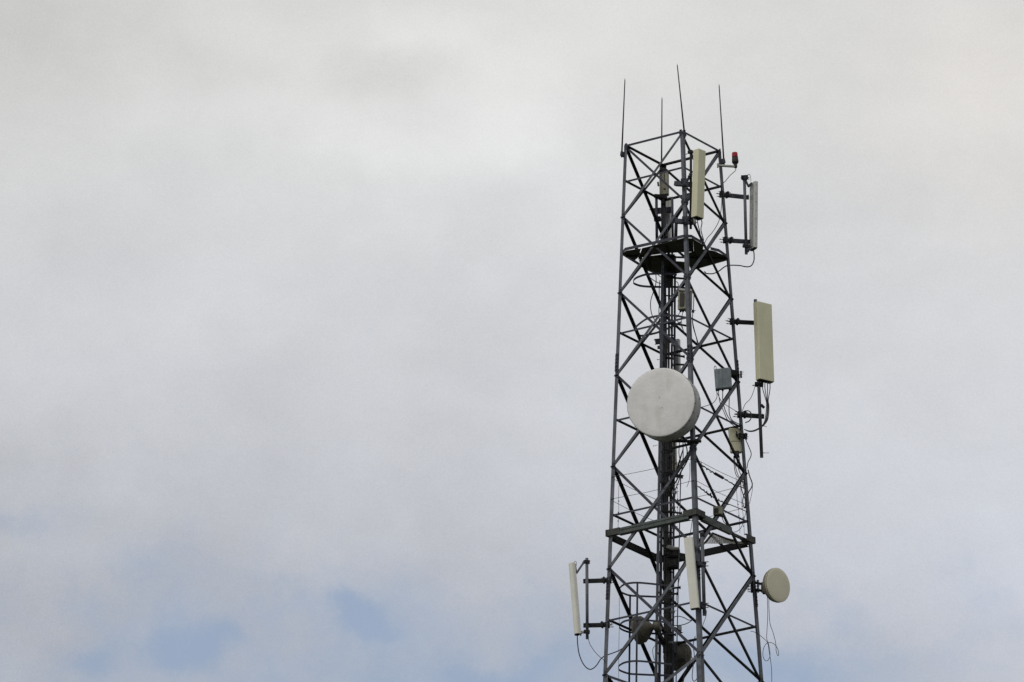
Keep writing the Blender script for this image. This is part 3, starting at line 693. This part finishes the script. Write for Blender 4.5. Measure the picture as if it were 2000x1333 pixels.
# mesh grating, woven wire with open holes
def grating(p00, p10, p11, p01, n1, n2):
    bm = nb(); w = .0055
    for i in range(n1+1):
        f = i/n1; bar(bm, p00.lerp(p10, f), p01.lerp(p11, f), w*1.5, w)
    for j in range(n2+1):
        f = j/n2; bar(bm, p00.lerp(p01, f)+Z*.004, p10.lerp(p11, f)+Z*.004, w*1.5, w)
    build('mesh_grating', bm, 'mesh', t)
N_, R_, B_, L_c = [corner(c, hw) for c in ('N', 'R', 'B', 'L')]
def g2(x, y): return atz(x, y, hw-.03)
grating(g2(1374, 1062), g2(1389, 1043), g2(1431, 1054), g2(1452, 1062), 20, 15)
grating(g2(1306, 1066), g2(1325, 1070), g2(1322, 1078), g2(1298, 1072), 12, 4)
for (a, b) in (((1391, 1040), (1432, 1056)), ((1372, 1064), (1391, 1043)), ((1296, 1068), (1334, 1083)), ((1296, 1080), (1332, 1091))):
    bm = nb(); bar(bm, g2(*a)-Z*.02, g2(*b)-Z*.02, .035, .035); build('joist', bm, 'deck', t)
bm = nb(); channel(bm, g2(1298, 1079), g2(1336, 1087), .14, .06, Vector((0, 1, 0))); build('channel_beam', bm, 'deck', t)

# guard wires round the walkway
for i, (ya, lab) in enumerate(((933, 'upper guard wire strung around the legs above the walkway'), (976, 'lower guard wire strung around the legs above the walkway'))):
    h = leg('L', ya).z; bm = nb()
    for a, b in FACES:
        A, B = corner(a, h), corner(b, h); n = fnormal(a, b)*.03
        tube(bm, [A+n, A.lerp(B, .5)+n-Z*.03, B+n], .0055, 6)
    build('guard_wire', bm, 'rod', None, lab, 'wire', 'guard wires above the walkway')
hB = leg('L', 1040).z
for fa, (a, b) in ((.10, ('L', 'N')), (.80, ('L', 'N')), (.78, ('N', 'R')), (.86, ('N', 'R'))):
    bm = nb(); n = fnormal(a, b)*.03
    P = corner(a, hB).lerp(corner(b, hB), fa)+n; h2 = leg('L', 930).z; Q = corner(a, h2).lerp(corner(b, h2), fa)+n
    tube(bm, [P, P.lerp(Q, .3)+Vector((.01, 0, 0)), P.lerp(Q, .6)-Vector((.01, 0, 0)), Q], .005, 6)
    for f in (.15, .3, .5): lathe(bm, P.lerp(Q, f), Z, [(0, .012), (.03, .012)], 8)
    lab = {(.10, 'L'): 'thin drop wire tied near the left leg above the walkway', (.80, 'L'): 'thin beaded drop wire just left of the front leg above the walkway', (.78, 'N'): 'thin drop wire left of the right leg above the walkway', (.86, 'N'): 'thin drop wire tight beside the right leg above the walkway'}[(fa, a)]
    build('drop_wire', bm, 'black', None, lab, 'wire', 'drop wires above the walkway')
# tangled black cables lashed along the guard wires (right face)
for i, (pts, lab, fat) in enumerate((
    ([(1357, 901, -1.55), (1368, 907, -1.5), (1383, 917, -1.4), (1398, 926, -1.2), (1412, 934, -1.0), (1430, 945, -.7), (1448, 952, -.4), (1456, 954, -.2)], 'tangled black cable lashed on the upper guard wire, right face', (.42, .58)),
    ([(1357, 948, -1.55), (1366, 952, -1.5), (1380, 963, -1.4), (1392, 971, -1.2), (1404, 978, -1.0), (1420, 984, -.8), (1436, 990, -.5), (1459, 1000, -.1)], 'tangled black cable lashed on the lower guard wire, right face', (.3, .4)))):
    t = empty('lashed_cable', at(*pts[3]), lab, 'cable', 'cables lashed on the guard wires'); P = [at(*p) for p in pts]
    bm = nb(); tube(bm, P, .0105, 7); build('cable', bm, 'black', t)
    S = smooth_path(P, 12); bm = nb(); nS = len(S)
    hel = []
    for k in range(int(nS*.12), int(nS*.75)):
        a = k*1.1+random.uniform(-.9, .9); rr = random.uniform(.004, .026)+(.03 if random.random() < .07 else 0)
        hel.append(S[k]+Vector((random.uniform(-.01, .01), math.cos(a)*rr, math.sin(a)*rr)))
    tube(bm, hel, .009, 6); build('binding', bm, 'black', t)
    bm = nb(); k0, k1 = int(nS*fat[0]), int(nS*fat[1]); tube(bm, S[k0:k1], .034 if i == 0 else .02, 9); build('splice', bm, 'black', t)

# ------------------------------------------------------------------ ladder, cage, cable run
t = empty('ladder', at(1290, 1340, .9), 'narrow steel climbing ladder seen edge on, rising inside the tower', 'ladder')
na, nb_ = at(1294.5, 500, .15), at(1280, 1400, .55); fa_, fb_ = at(1299.5, 508, .62), at(1286.5, 1412, 1.0)
for a, b, m in ((na, nb_, 'galv'), (fa_, fb_, 'galv2')):
    bm = nb(); bar(bm, a, b, .05, .06, Vector((1, .2, 0))); build('rail', bm, m, t)
for k in range(42):
    f = (k+.5)/46; bm = nb(); tube(bm, [na.lerp(nb_, f), fa_.lerp(fb_, f)], .013, 8, False); build('rung', bm, 'galv2', t)
def hoop(pn, x0, x1, dn, df, y, m):
    return
GH = 'ring guard hoops around the ladder'
def mk_hoop(pts, label=None, parent=None, m='galv2', w=.05):
    bm = nb(); P = smooth_path([at(*p) for p in pts], 4)
    vs = []
    for i, p in enumerate(P):
        d = (P[min(i+1, len(P)-1)]-P[max(i-1, 0)]).normalized(); s = d.cross(Z).normalized()*.005
        vs.append([bm.verts.new(p+s-Z*w/2), bm.verts.new(p-s-Z*w/2), bm.verts.new(p-s+Z*w/2), bm.verts.new(p+s+Z*w/2)])
    for A, B in zip(vs, vs[1:]):
        for k in range(4): bm.faces.new((A[k], A[(k+1) % 4], B[(k+1) % 4], B[k]))
    bm.faces.new(vs[0]); bm.faces.new(list(reversed(vs[-1])))
    return build('hoop', bm, m, parent, label, 'hoop' if not parent else None, GH if not parent else None)
mk_hoop([(1322, 537, -.15), (1296, 535, -.15), (1266, 536, -.15), (1250, 540, -.08), (1240, 545, .05), (1237, 551, .35), (1240, 555, .5), (1256, 559.5, .7), (1290, 561, .72), (1318, 561, .72), (1338, 563, .72)], 'bent guard hoop around the ladder just under the upper platform')
mk_hoop([(1340, 621, -.2), (1318, 617, -.15), (1290, 617, -.15), (1266, 622, -.1), (1250, 632, .0), (1241, 641, .15), (1242, 650, .4), (1250, 656, .55), (1262, 655, .62), (1290, 648, .68), (1330, 630, .5)], 'bent guard hoop around the ladder above the large round dish')
cg = empty('ladder_cage', at(1250, 1340, .5), 'safety cage of hoops and upright bars around the lower ladder', 'cage')
for (y, dx) in ((1147, 0), (1219, 0), (1300, -2)):
    x = 1210+dx
    mk_hoop([(1312, y-2, -.12), (1280, y-5.5, -.1), (1244, y-8.5, -.1), (1222, y-6, -.03), (1212+dx, y, .1), (1210+dx, y+5, .25), (1213+dx, y+10, .4), (1228, y+16, .62), (1245, y+17.5, .68), (1280, y+19, .72), (1316, y+20, .72)], None, cg, 'galv2', .045)
for (x, y0, xb, dy, m) in ((1245, 1139, 1242, -.1, 'galv2'), (1230.7, 1162, 1228, .62, 'dark')):
    bm = nb(); bar(bm, at(x, y0, dy), at(xb, 1420, dy+.1), .045, .012, Vector((0, 1, 0))); build('upright_bar', bm, m, cg)
loose_cable([(1209.5, 1168, .2), (1209.6, 1220, .2), (1208.5, 1280, .2), (1208.5, 1400, .2)], 'thin plumb wire hanging down left of the ladder cage', None, .004, 'plumb_wire')

t = empty('cable_run', at(1310, 1340, 1.0), 'dark bundle of feeder cables clamped to an upright tray beside the ladder', 'cable run')
def strand(pts, r, m='feeder', name='feeder_cable'):
    bm = nb(); tube(bm, [at(*p) for p in pts], r, 8); build(name, bm, m, t)
# tray rails
for (xa, ya, xb, dy, w) in ((1313, 480, 1309, .85, .05), (1318.5, 500, 1313.5, .8, .05)):
    bm = nb(); a, b = at(xa, ya, dy), at(xb, 1420, dy+.3); bar(bm, a, b, w*.6, w, Vector((1, 0, 0))); build('tray_rail', bm, 'galv2', t)
bm = nb(); a0, a1 = at(1300, 490, .85), at(1296, 1420, 1.15); b0, b1 = at(1319, 492, .8), at(1314, 1420, 1.1)
for k in range(24):
    f = (k+.3)/24; bar(bm, a0.lerp(a1, f), b0.lerp(b1, f), .02, .03)
build('tray_rungs', bm, 'dark', t)
rnd = random.Random(3)
for k, x in enumerate((1306, 1308)):
    strand([(x-.3, 480+k*7, .95+.05*k), (x+rnd.uniform(-.5, .5), 620, .95), (x-1+rnd.uniform(-.7, .7), 760, 1.0), (x-2.5+rnd.uniform(-.8, .8), 900, 1.05), (x-4.5+rnd.uniform(-.8, .8), 1050, 1.1), (x-5+rnd.uniform(-1, 1), 1200, 1.2), (x-6, 1420, 1.3)], .015)
for k, x in enumerate((1300.5, 1304, 1310)):
    strand([(x+3-k, 660+45*k, 1.05), (x+rnd.uniform(-1, 1), 760, 1.05), (x-1+rnd.uniform(-.8, .8), 900, 1.05), (x-1.5, 1050, 1.1), (x-2.5, 1200, 1.15), (x-3, 1420, 1.2)], .014)
for k, x in enumerate((1302.5, 1306.5, 1309.5)):
    strand([(1330+2*k, 890-6*k, .2), (1322+k, 915, .5), (1312+k*1.5, 945, .85), (x+2, 975, 1.0), (x+1+k, 1020, 1.0), (x-k*.5, 1100, 1.0), (x-1, 1200, 1.0), (x-2, 1420, 1.0)], .012)
for y in (540, 632, 700, 880, 945, 1000, 1068, 1180, 1240):
    bm = nb(); bar(bm, at(1293, y-2, .78), at(1315, y+1, .74), .04, .05); build('cleat', bm, 'dark', t)
# thick boards / plates behind at intersections
bm = nb(); bar(bm, at(1293.5, 642, 1.08), at(1297, 735, 1.1), .16, .03, Vector((0, 1, 0))); build('back_plate', bm, 'deck', t)
bm = nb(); bar(bm, at(1303, 1062, 1.2), at(1301, 1115, 1.2), .16, .03, Vector((0, 1, 0))); build('back_plate', bm, 'dark', t)
bm = nb(); bar(bm, at(1306, 505, .8), at(1307, 560, .8), .18, .05, Vector((0, 1, 0))); build('back_plate', bm, 'deck', t)

for (x, y, w_) in ((1291, 520, 5), (1308, 585, 7), (1290, 650, 6), (1311, 672, 8), (1309, 888, 7), (1313, 962, 8), (1309, 992, 9), (1312, 1030, 7), (1305, 1150, 8), (1310, 1195, 7), (1306, 1255, 9)):
    bm = nb(); bar(bm, at(x, y, .7), at(x+w_, y+.6, .66), .05, .06); bolt(bm, at(x+w_-1, y-1, .6), Vector((1, 0, .1)), .07, .006); build('cable_clamp', bm, 'boxg' if w_ == 8 else 'galv', t)
# thin upright pipes right of the run
for (xa, ya, xb, yb, lab, r) in ((1329.5, 929, 1318.5, 1420, 'thin grey pipe running down right of the feeder cables', .013), (1313, 385, 1314, 480, 'short dark pipe standing on the upper platform behind the front leg', .03), (1321, 425, 1319.5, 472, 'thick short dark post left of the front leg on the upper platform', .04)):
    bm = nb(); tube(bm, [at(xa, ya, .7), at(xb, yb, .9)], r, 10, False); build('pipe', bm, 'galv2', None, lab, 'pipe')
# stand-off arms (short bars to the right of the run)
GS = 'stand-off arms beside the cable run'
for (x0, y0, x1, y1, lab) in ((1315, 543, 1340, 545, 'stand-off arm right of the cable run just under the upper platform'), (1313, 632, 1343, 637, 'stand-off arm right of the cable run beneath the rust stained box'),
    (1313, 693, 1335, 697, 'stand-off arm right of the cable run above the large dish'), (1318, 712, 1338, 713, 'stand-off arm touching the top right of the large dish'), (1310, 1000, 1330, 1003, 'stand-off arm right of the cable run just above the walkway'), (1305, 1150, 1327, 1148, 'hooked stand-off arm beside the front cream antenna'), (1310, 1161, 1322, 1160, 'lower hooked stand-off arm beside the front cream antenna'), (1305, 1240, 1318, 1240, 'stand-off arm right of the cable run near the bottom')):
    bm = nb(); tube(bm, [at(x0, y0, .75), at(x1, y1, .6)], .024, 10, False); lathe(bm, at(x1, y1, .6), Vector((1, 0, 0)), [(0, .038), (.03, .038)], 8, False)
    build('stand_off_arm', bm, 'dark', None, lab, 'arm', GS)

# ------------------------------------------------------------------ loose cables
LC = [
 ([(1264, 530, .5), (1266, 538, .4), (1274, 546, .3), (1284, 552, .3), (1292, 555, .5)], 'short cable looping down below the left side of the upper platform', .009),
 ([(1284, 536, .4), (1290, 541, .4), (1296, 545, .5)], 'tiny curved cable between the platform and the ladder', .008),
 ([(1281, 536, .3), (1281.5, 550, .3), (1279, 562, .3), (1275, 574, .3), (1271, 588, .3), (1271, 604, .3), (1274, 617, .3), (1280, 627, .4), (1286, 634, .5)], 'long curved cable bowing left of the ladder under the upper platform', .009),
 ([(1289, 548, .4), (1287.5, 565, .4), (1287.5, 590, .4), (1287, 615, .4), (1289, 640, .5)], 'straight cable hanging just left of the ladder under the upper platform', .009),
 ([(1318, 551, .5), (1322, 551, .5), (1324.5, 555, .5), (1324, 563, .5), (1321, 575, .5), (1319, 590, .5), (1319, 612, .5)], 'hooked cable right of the cable run under the upper platform', .008),
 ([(1310, 640, .6), (1312, 660, .5), (1316, 680, .5), (1320, 690, .5), (1313, 700, .6), (1315, 716, .6)], 'wavy cable beside the cable run above the large dish', .007),
 ([(1322, 626, .4), (1328, 634, .4), (1334, 644, .3), (1336, 652, .3)], 'short curved cable under the rust stained box', .007),
 ([(1318, 845, .3), (1330, 856, .1), (1338, 866, .0), (1342, 880, .0), (1340, 895, .1), (1332, 910, .2), (1322, 925, .5), (1312, 938, .8)], 'thick cable sweeping out below the large dish beside the front leg', .012),
 ([(1325, 852, .3), (1327, 866, .2), (1326, 885, .1), (1329, 900, .1), (1334, 905, 0), (1344, 898, -.1)], 'cable curling below the large dish', .009),
 ([(1334, 862, .2), (1334, 900, .2), (1330, 925, .3), (1322, 950, .6), (1314, 962, .8)], 'cable dropping straight from the dish then bending to the cable run', .010),
 ([(1348, 888, -.2), (1340, 905, .0), (1330, 922, .3), (1322, 938, .5), (1313, 952, .8)], 'thick cable slanting from the front leg down to the cable run', .014),
 ([(1347, 905, -.2), (1347.5, 925, -.2), (1346, 938, -.2), (1343, 948, -.2), (1341, 952, -.2)], 'thin wire hanging left of the front leg above the walkway', .005),
 ([(1320, 956, .5), (1317, 985, .5), (1316.5, 1000, .5), (1319, 1018, .6), (1317, 1040, .6)], 'thin cable falling right of the cable run onto the walkway', .007),
 ([(1312, 975, .7), (1316, 990, .6), (1322, 1004, .5), (1330, 1012, .4)], 'slanting cable just above the walkway beside the cable run', .008),
 ([(1456, 858, 0), (1462, 872, 0), (1467, 885, 0), (1466, 893, 0), (1461, 903, 0), (1459, 915, 0)], 'cable bulging right of the right leg beside the pale beige box', .009),
 ([(1461, 918, 0), (1464, 930, 0), (1469, 944, 0), (1468, 952, 0), (1463, 960, 0), (1459, 970, 0)], 'thick cable bulging right of the right leg above the walkway', .012),
 ([(1470, 945, 0), (1469, 960, 0), (1466, 975, 0), (1464, 984, 0)], 'thin wire hanging just right of the right leg above the walkway', .005),
 ([(1448, 930, 0), (1447, 950, 0), (1451, 965, 0), (1455, 975, 0), (1456, 985, 0), (1455, 992, 0)], 'cable drooping left of the right leg above the walkway', .010),
 ([(1455, 960, 0), (1451, 975, 0), (1451, 985, 0), (1455, 993, 0), (1458, 985, 0), (1459, 970, 0)], 'narrow cable loop hanging on the right leg', .010),
 ([(1457, 1000, 0), (1453, 1015, -.1), (1448, 1030, -.2), (1440, 1038, -.3), (1432, 1040, -.4)], 'cable curving from the right leg to the mesh walkway', .006),
 ([(1372, 1015, -1.5), (1384, 1020, -1.3), (1394, 1022, -1.2), (1398, 1014, -1.1), (1402, 1022, -1.1)], 'thin curled cable left of the small brown junction box', .006),
 ([(1450, 806, 0), (1456, 803, -.1), (1464, 804, -.2), (1468, 812, -.2), (1464, 822, -.2), (1456, 826, -.1)], 'coil of cable on the right leg bracket below the largest beige antenna', .011),
 ([(1311, 1214, .6), (1314, 1208, .6), (1322, 1204, .6), (1334, 1206, .4), (1344, 1211, .2), (1351, 1212, 0)], 'curved cable arching to the front leg near the bottom', .009),
 ([(1309, 1219, .6), (1318, 1222, .5), (1332, 1221, .4), (1344, 1217, .2), (1354, 1210, 0)], 'curved cable sagging to the front leg near the bottom', .009),
 ([(1334, 1268, .9), (1342, 1276, .7), (1351, 1284, .5), (1352, 1292, .5), (1345, 1305, .6), (1336, 1318, .7), (1332, 1340, .8)], 'outer cable curving right of the soiled dish at the bottom', .009),
 ([(1336, 1270, .9), (1341, 1288, .7), (1343, 1300, .6), (1339, 1312, .6), (1333, 1340, .7)], 'inner cable curving right of the soiled dish at the bottom', .008),
 ([(1358, 1243, -1.2), (1354, 1260, -1.1), (1356, 1280, -1.1), (1354, 1300, -1.1), (1352, 1322, -1.1), (1355, 1331, -1.1), (1361, 1326, -1.1), (1364, 1310, -1.1)], 'looped cable along the front leg at the bottom edge', .008),
 ([(1282, 470, .8), (1276, 480, .6), (1272, 487, .5)], 'pair of thin wires slanting onto the upper platform', .008),
 ([(1353, 1010, .3), (1345, 1060, .4), (1325, 1140, .6), (1320, 1180, .7)], 'thin wire running down between the dark boxes and the cream antenna', .006),
 ([(1286, 1255, .8), (1276, 1266, .8), (1275, 1275, .8), (1278, 1290, .8)], 'short wire below the soiled dish left of the ladder', .006),
]
for pts, lab, r in LC: loose_cable(pts, lab, 'loose cables on the tower', r)

# inner horizontal stiffeners seen through the tower near the top and bottom
for (a, b, m) in (((1350, 548, 0.1), (1432, 581, .1), 'galv2'),):
    pass

# ------------------------------------------------------------------ camera
cam_d = bpy.data.cameras.new('camera'); cam = bpy.data.objects.new('camera', cam_d); col.objects.link(cam)
cam.matrix_world = Matrix(((cr.x, cu.x, -cf.x, 0), (cr.y, cu.y, -cf.y, 0), (cr.z, cu.z, -cf.z, CAMZ), (0, 0, 0, 1)))
cam_d.sensor_width = 36; cam_d.lens = F/2000*36; cam_d.clip_end = 20000; cam_d.clip_start = .5
sc.camera = cam

# ------------------------------------------------------------------ sun and sky
SUN_AZ, SUN_EL = 232, 48          # direction toward the sun, degrees in the xy plane / elevation
sd = bpy.data.lights.new('sun', 'SUN'); so = bpy.data.objects.new('sun', sd); col.objects.link(so)
sd.energy = 1.15; sd.angle = R(14); sd.color = (1, .96, .90)
so.rotation_euler = vdir(SUN_AZ, SUN_EL).to_track_quat('Z', 'Y').to_euler(); so.location = (0, 0, 120)

w = bpy.data.worlds.new('World'); sc.world = w; w.use_nodes = True
nt = w.node_tree; N = nt.nodes; L = nt.links; N.clear()
out = N.new('ShaderNodeOutputWorld')
sky = N.new('ShaderNodeTexSky'); sky.sky_type = 'NISHITA'; sky.sun_disc = False
sky.sun_elevation = R(SUN_EL); sky.sun_rotation = R(90-SUN_AZ)
bgs = N.new('ShaderNodeBackground'); bgs.inputs['Strength'].default_value = .12; L.new(sky.outputs[0], bgs.inputs['Color'])
tc = N.new('ShaderNodeTexCoord')
def math_(op, a, b=None, c=None, clamp=False):
    n = N.new('ShaderNodeMath'); n.operation = op; n.use_clamp = clamp
    for i, v in enumerate((a, b, c)):
        if v is None: continue
        if isinstance(v, (int, float)): n.inputs[i].default_value = v
        else: L.new(v, n.inputs[i])
    return n.outputs[0]
def noise(scale, detail, rough=.5, off=(0, 0, 0), sc3=(1, 1, 1), dist=0):
    mp = N.new('ShaderNodeMapping'); mp.inputs['Location'].default_value = off; mp.inputs['Scale'].default_value = sc3
    L.new(tc.outputs['Generated'], mp.inputs['Vector'])
    n = N.new('ShaderNodeTexNoise'); n.inputs['Scale'].default_value = scale; n.inputs['Detail'].default_value = detail; n.inputs['Roughness'].default_value = rough; n.inputs['Distortion'].default_value = dist
    L.new(mp.outputs[0], n.inputs['Vector']); return n.outputs['Fac']
sep = N.new('ShaderNodeSeparateXYZ'); L.new(tc.outputs['Generated'], sep.inputs[0])
wx = noise(26, 4, .55, (3, 1, 7)); wz = noise(26, 4, .55, (9, 4, 2))
# warped direction, so that banks of cloud have uneven outlines
X = math_('ADD', sep.outputs['X'], math_('MULTIPLY', math_('SUBTRACT', wx, .5), .016))
Zc = math_('ADD', sep.outputs['Z'], math_('MULTIPLY', math_('SUBTRACT', wz, .5), .012))
wf = noise(95, 5, .65, (1, 8, 3)); wg = noise(95, 5, .65, (6, 2, 5))
X = math_('ADD', X, math_('MULTIPLY', math_('SUBTRACT', wf, .5), .012)); Zc = math_('ADD', Zc, math_('MULTIPLY', math_('SUBTRACT', wg, .5), .008))
def blob(px, py, rx, ry, amp):
    """soft bank in the sky toward one fixed direction"""
    d = ray(px, py).normalized(); k = F*.94
    a = math_('DIVIDE', math_('SUBTRACT', X, d.x), rx/F); b = math_('DIVIDE', math_('SUBTRACT', Zc, d.z), ry/F*.94)
    r2 = math_('ADD', math_('MULTIPLY', a, a), math_('MULTIPLY', b, b))
    return math_('MULTIPLY', math_('POWER', 2.718, math_('MULTIPLY', r2, -1.0)), amp)
def total(lst):
    s = lst[0]
    for q_ in lst[1:]: s = math_('ADD', s, q_)
    return s
# cloud brightness
n_mid = noise(32, 5, .6, (2, 6, 1), (1, 1, 1.7), .6); n_tiny = noise(5200, 1, .5)
n_big = noise(14, 5, .55, (0, 0, 0), (1, 1, 1.5), .3); n_fine = noise(55, 6, .6, (5, 2, 8), (1, 1, 1.3))
bright = total([math_('MULTIPLY', math_('SUBTRACT', n_big, .5), .10), math_('MULTIPLY', math_('SUBTRACT', n_fine, .5), .125), math_('MULTIPLY', math_('SUBTRACT', wg, .5), .03), math_('MULTIPLY', math_('SUBTRACT', n_mid, .5), .10), math_('MULTIPLY', math_('SUBTRACT', n_tiny, .5), .09),
    blob(780, 220, 480, 260, .075), blob(1950, 130, 260, 250, .07), blob(1200, 30, 260, 120, .02), blob(30, 40, 160, 160, -.05), blob(0, 1000, 500, 260, -.05), blob(250, 1280, 950, 360, -.15), blob(1500, 1330, 700, 280, -.07), blob(1300, 200, 700, 350, .03), blob(1500, 1380, 600, 200, -.03),
    blob(850, 55, 140, 50, .05), blob(1000, 190, 90, 120, .05), blob(740, 260, 120, 60, .03), blob(940, 295, 170, 50, .035), blob(430, 150, 170, 50, -.045), blob(790, 150, 140, 38, -.05), blob(290, 90, 110, 60, -.02)])
val = math_('ADD', .648, bright)
# thin places where the blue shows
thin = total([math_('MULTIPLY', math_('SUBTRACT', n_fine, .5), .50), math_('MULTIPLY', math_('SUBTRACT', n_mid, .5), .30), math_('MULTIPLY', math_('SUBTRACT', wf, .5), .62), blob(1000, 250, 2500, 500, -.12),
    blob(650, 1172, 34, 24, .24), blob(682, 1200, 44, 26, .36), blob(722, 1232, 38, 18, .18), blob(680, 1190, 150, 80, .12), blob(45, 1005, 120, 36, .30), blob(270, 1115, 130, 60, .14), blob(395, 1300, 60, 36, .32), blob(360, 1255, 50, 26, .12), blob(200, 1300, 50, 30, .22), blob(930, 1322, 80, 30, .28),
    blob(1590, 1310, 200, 45, .28), blob(1060, 1290, 100, 34, .12), blob(450, 1250, 850, 220, .27), blob(1300, 1390, 1200, 200, .30)])
thin = math_('SUBTRACT', thin, .0, None, False)
mr = N.new('ShaderNodeMapRange'); mr.inputs['From Min'].default_value = .02; mr.inputs['From Max'].default_value = .75; mr.inputs['To Min'].default_value = 0; mr.inputs['To Max'].default_value = .62; mr.interpolation_type = 'SMOOTHSTEP'
L.new(thin, mr.inputs['Value'])
# cloud colour drifts from warm high up to slightly violet lower down
hz = N.new('ShaderNodeMapRange'); hz.inputs['From Min'].default_value = ray(1000, 1200).normalized().z; hz.inputs['From Max'].default_value = ray(1000, 150).normalized().z
L.new(Zc, hz.inputs['Value'])
mc = N.new('ShaderNodeMixRGB'); mc.inputs['Color1'].default_value = (.945, .985, 1.085, 1); mc.inputs['Color2'].default_value = (1.0, .999, .988, 1); L.new(hz.outputs[0], mc.inputs['Fac'])
wm = N.new('ShaderNodeMixRGB'); wm.inputs['Color2'].default_value = (1.05, .995, .94, 1); L.new(mc.outputs[0], wm.inputs['Color1']); L.new(blob(1960, 170, 260, 260, .5), wm.inputs['Fac'])
bgc = N.new('ShaderNodeBackground'); L.new(wm.outputs[0], bgc.inputs['Color']); L.new(val, bgc.inputs['Strength'])
mixs = N.new('ShaderNodeMixShader'); L.new(mr.outputs[0], mixs.inputs[0]); L.new(bgc.outputs[0], mixs.inputs[1]); L.new(bgs.outputs[0], mixs.inputs[2])
L.new(mixs.outputs[0], out.inputs['Surface'])

sc.view_settings.view_transform = 'Standard'; sc.view_settings.look = 'None'; sc.view_settings.exposure = 0; sc.view_settings.gamma = 1
sc.cycles.max_bounces = 5; sc.cycles.filter_width = 1.5
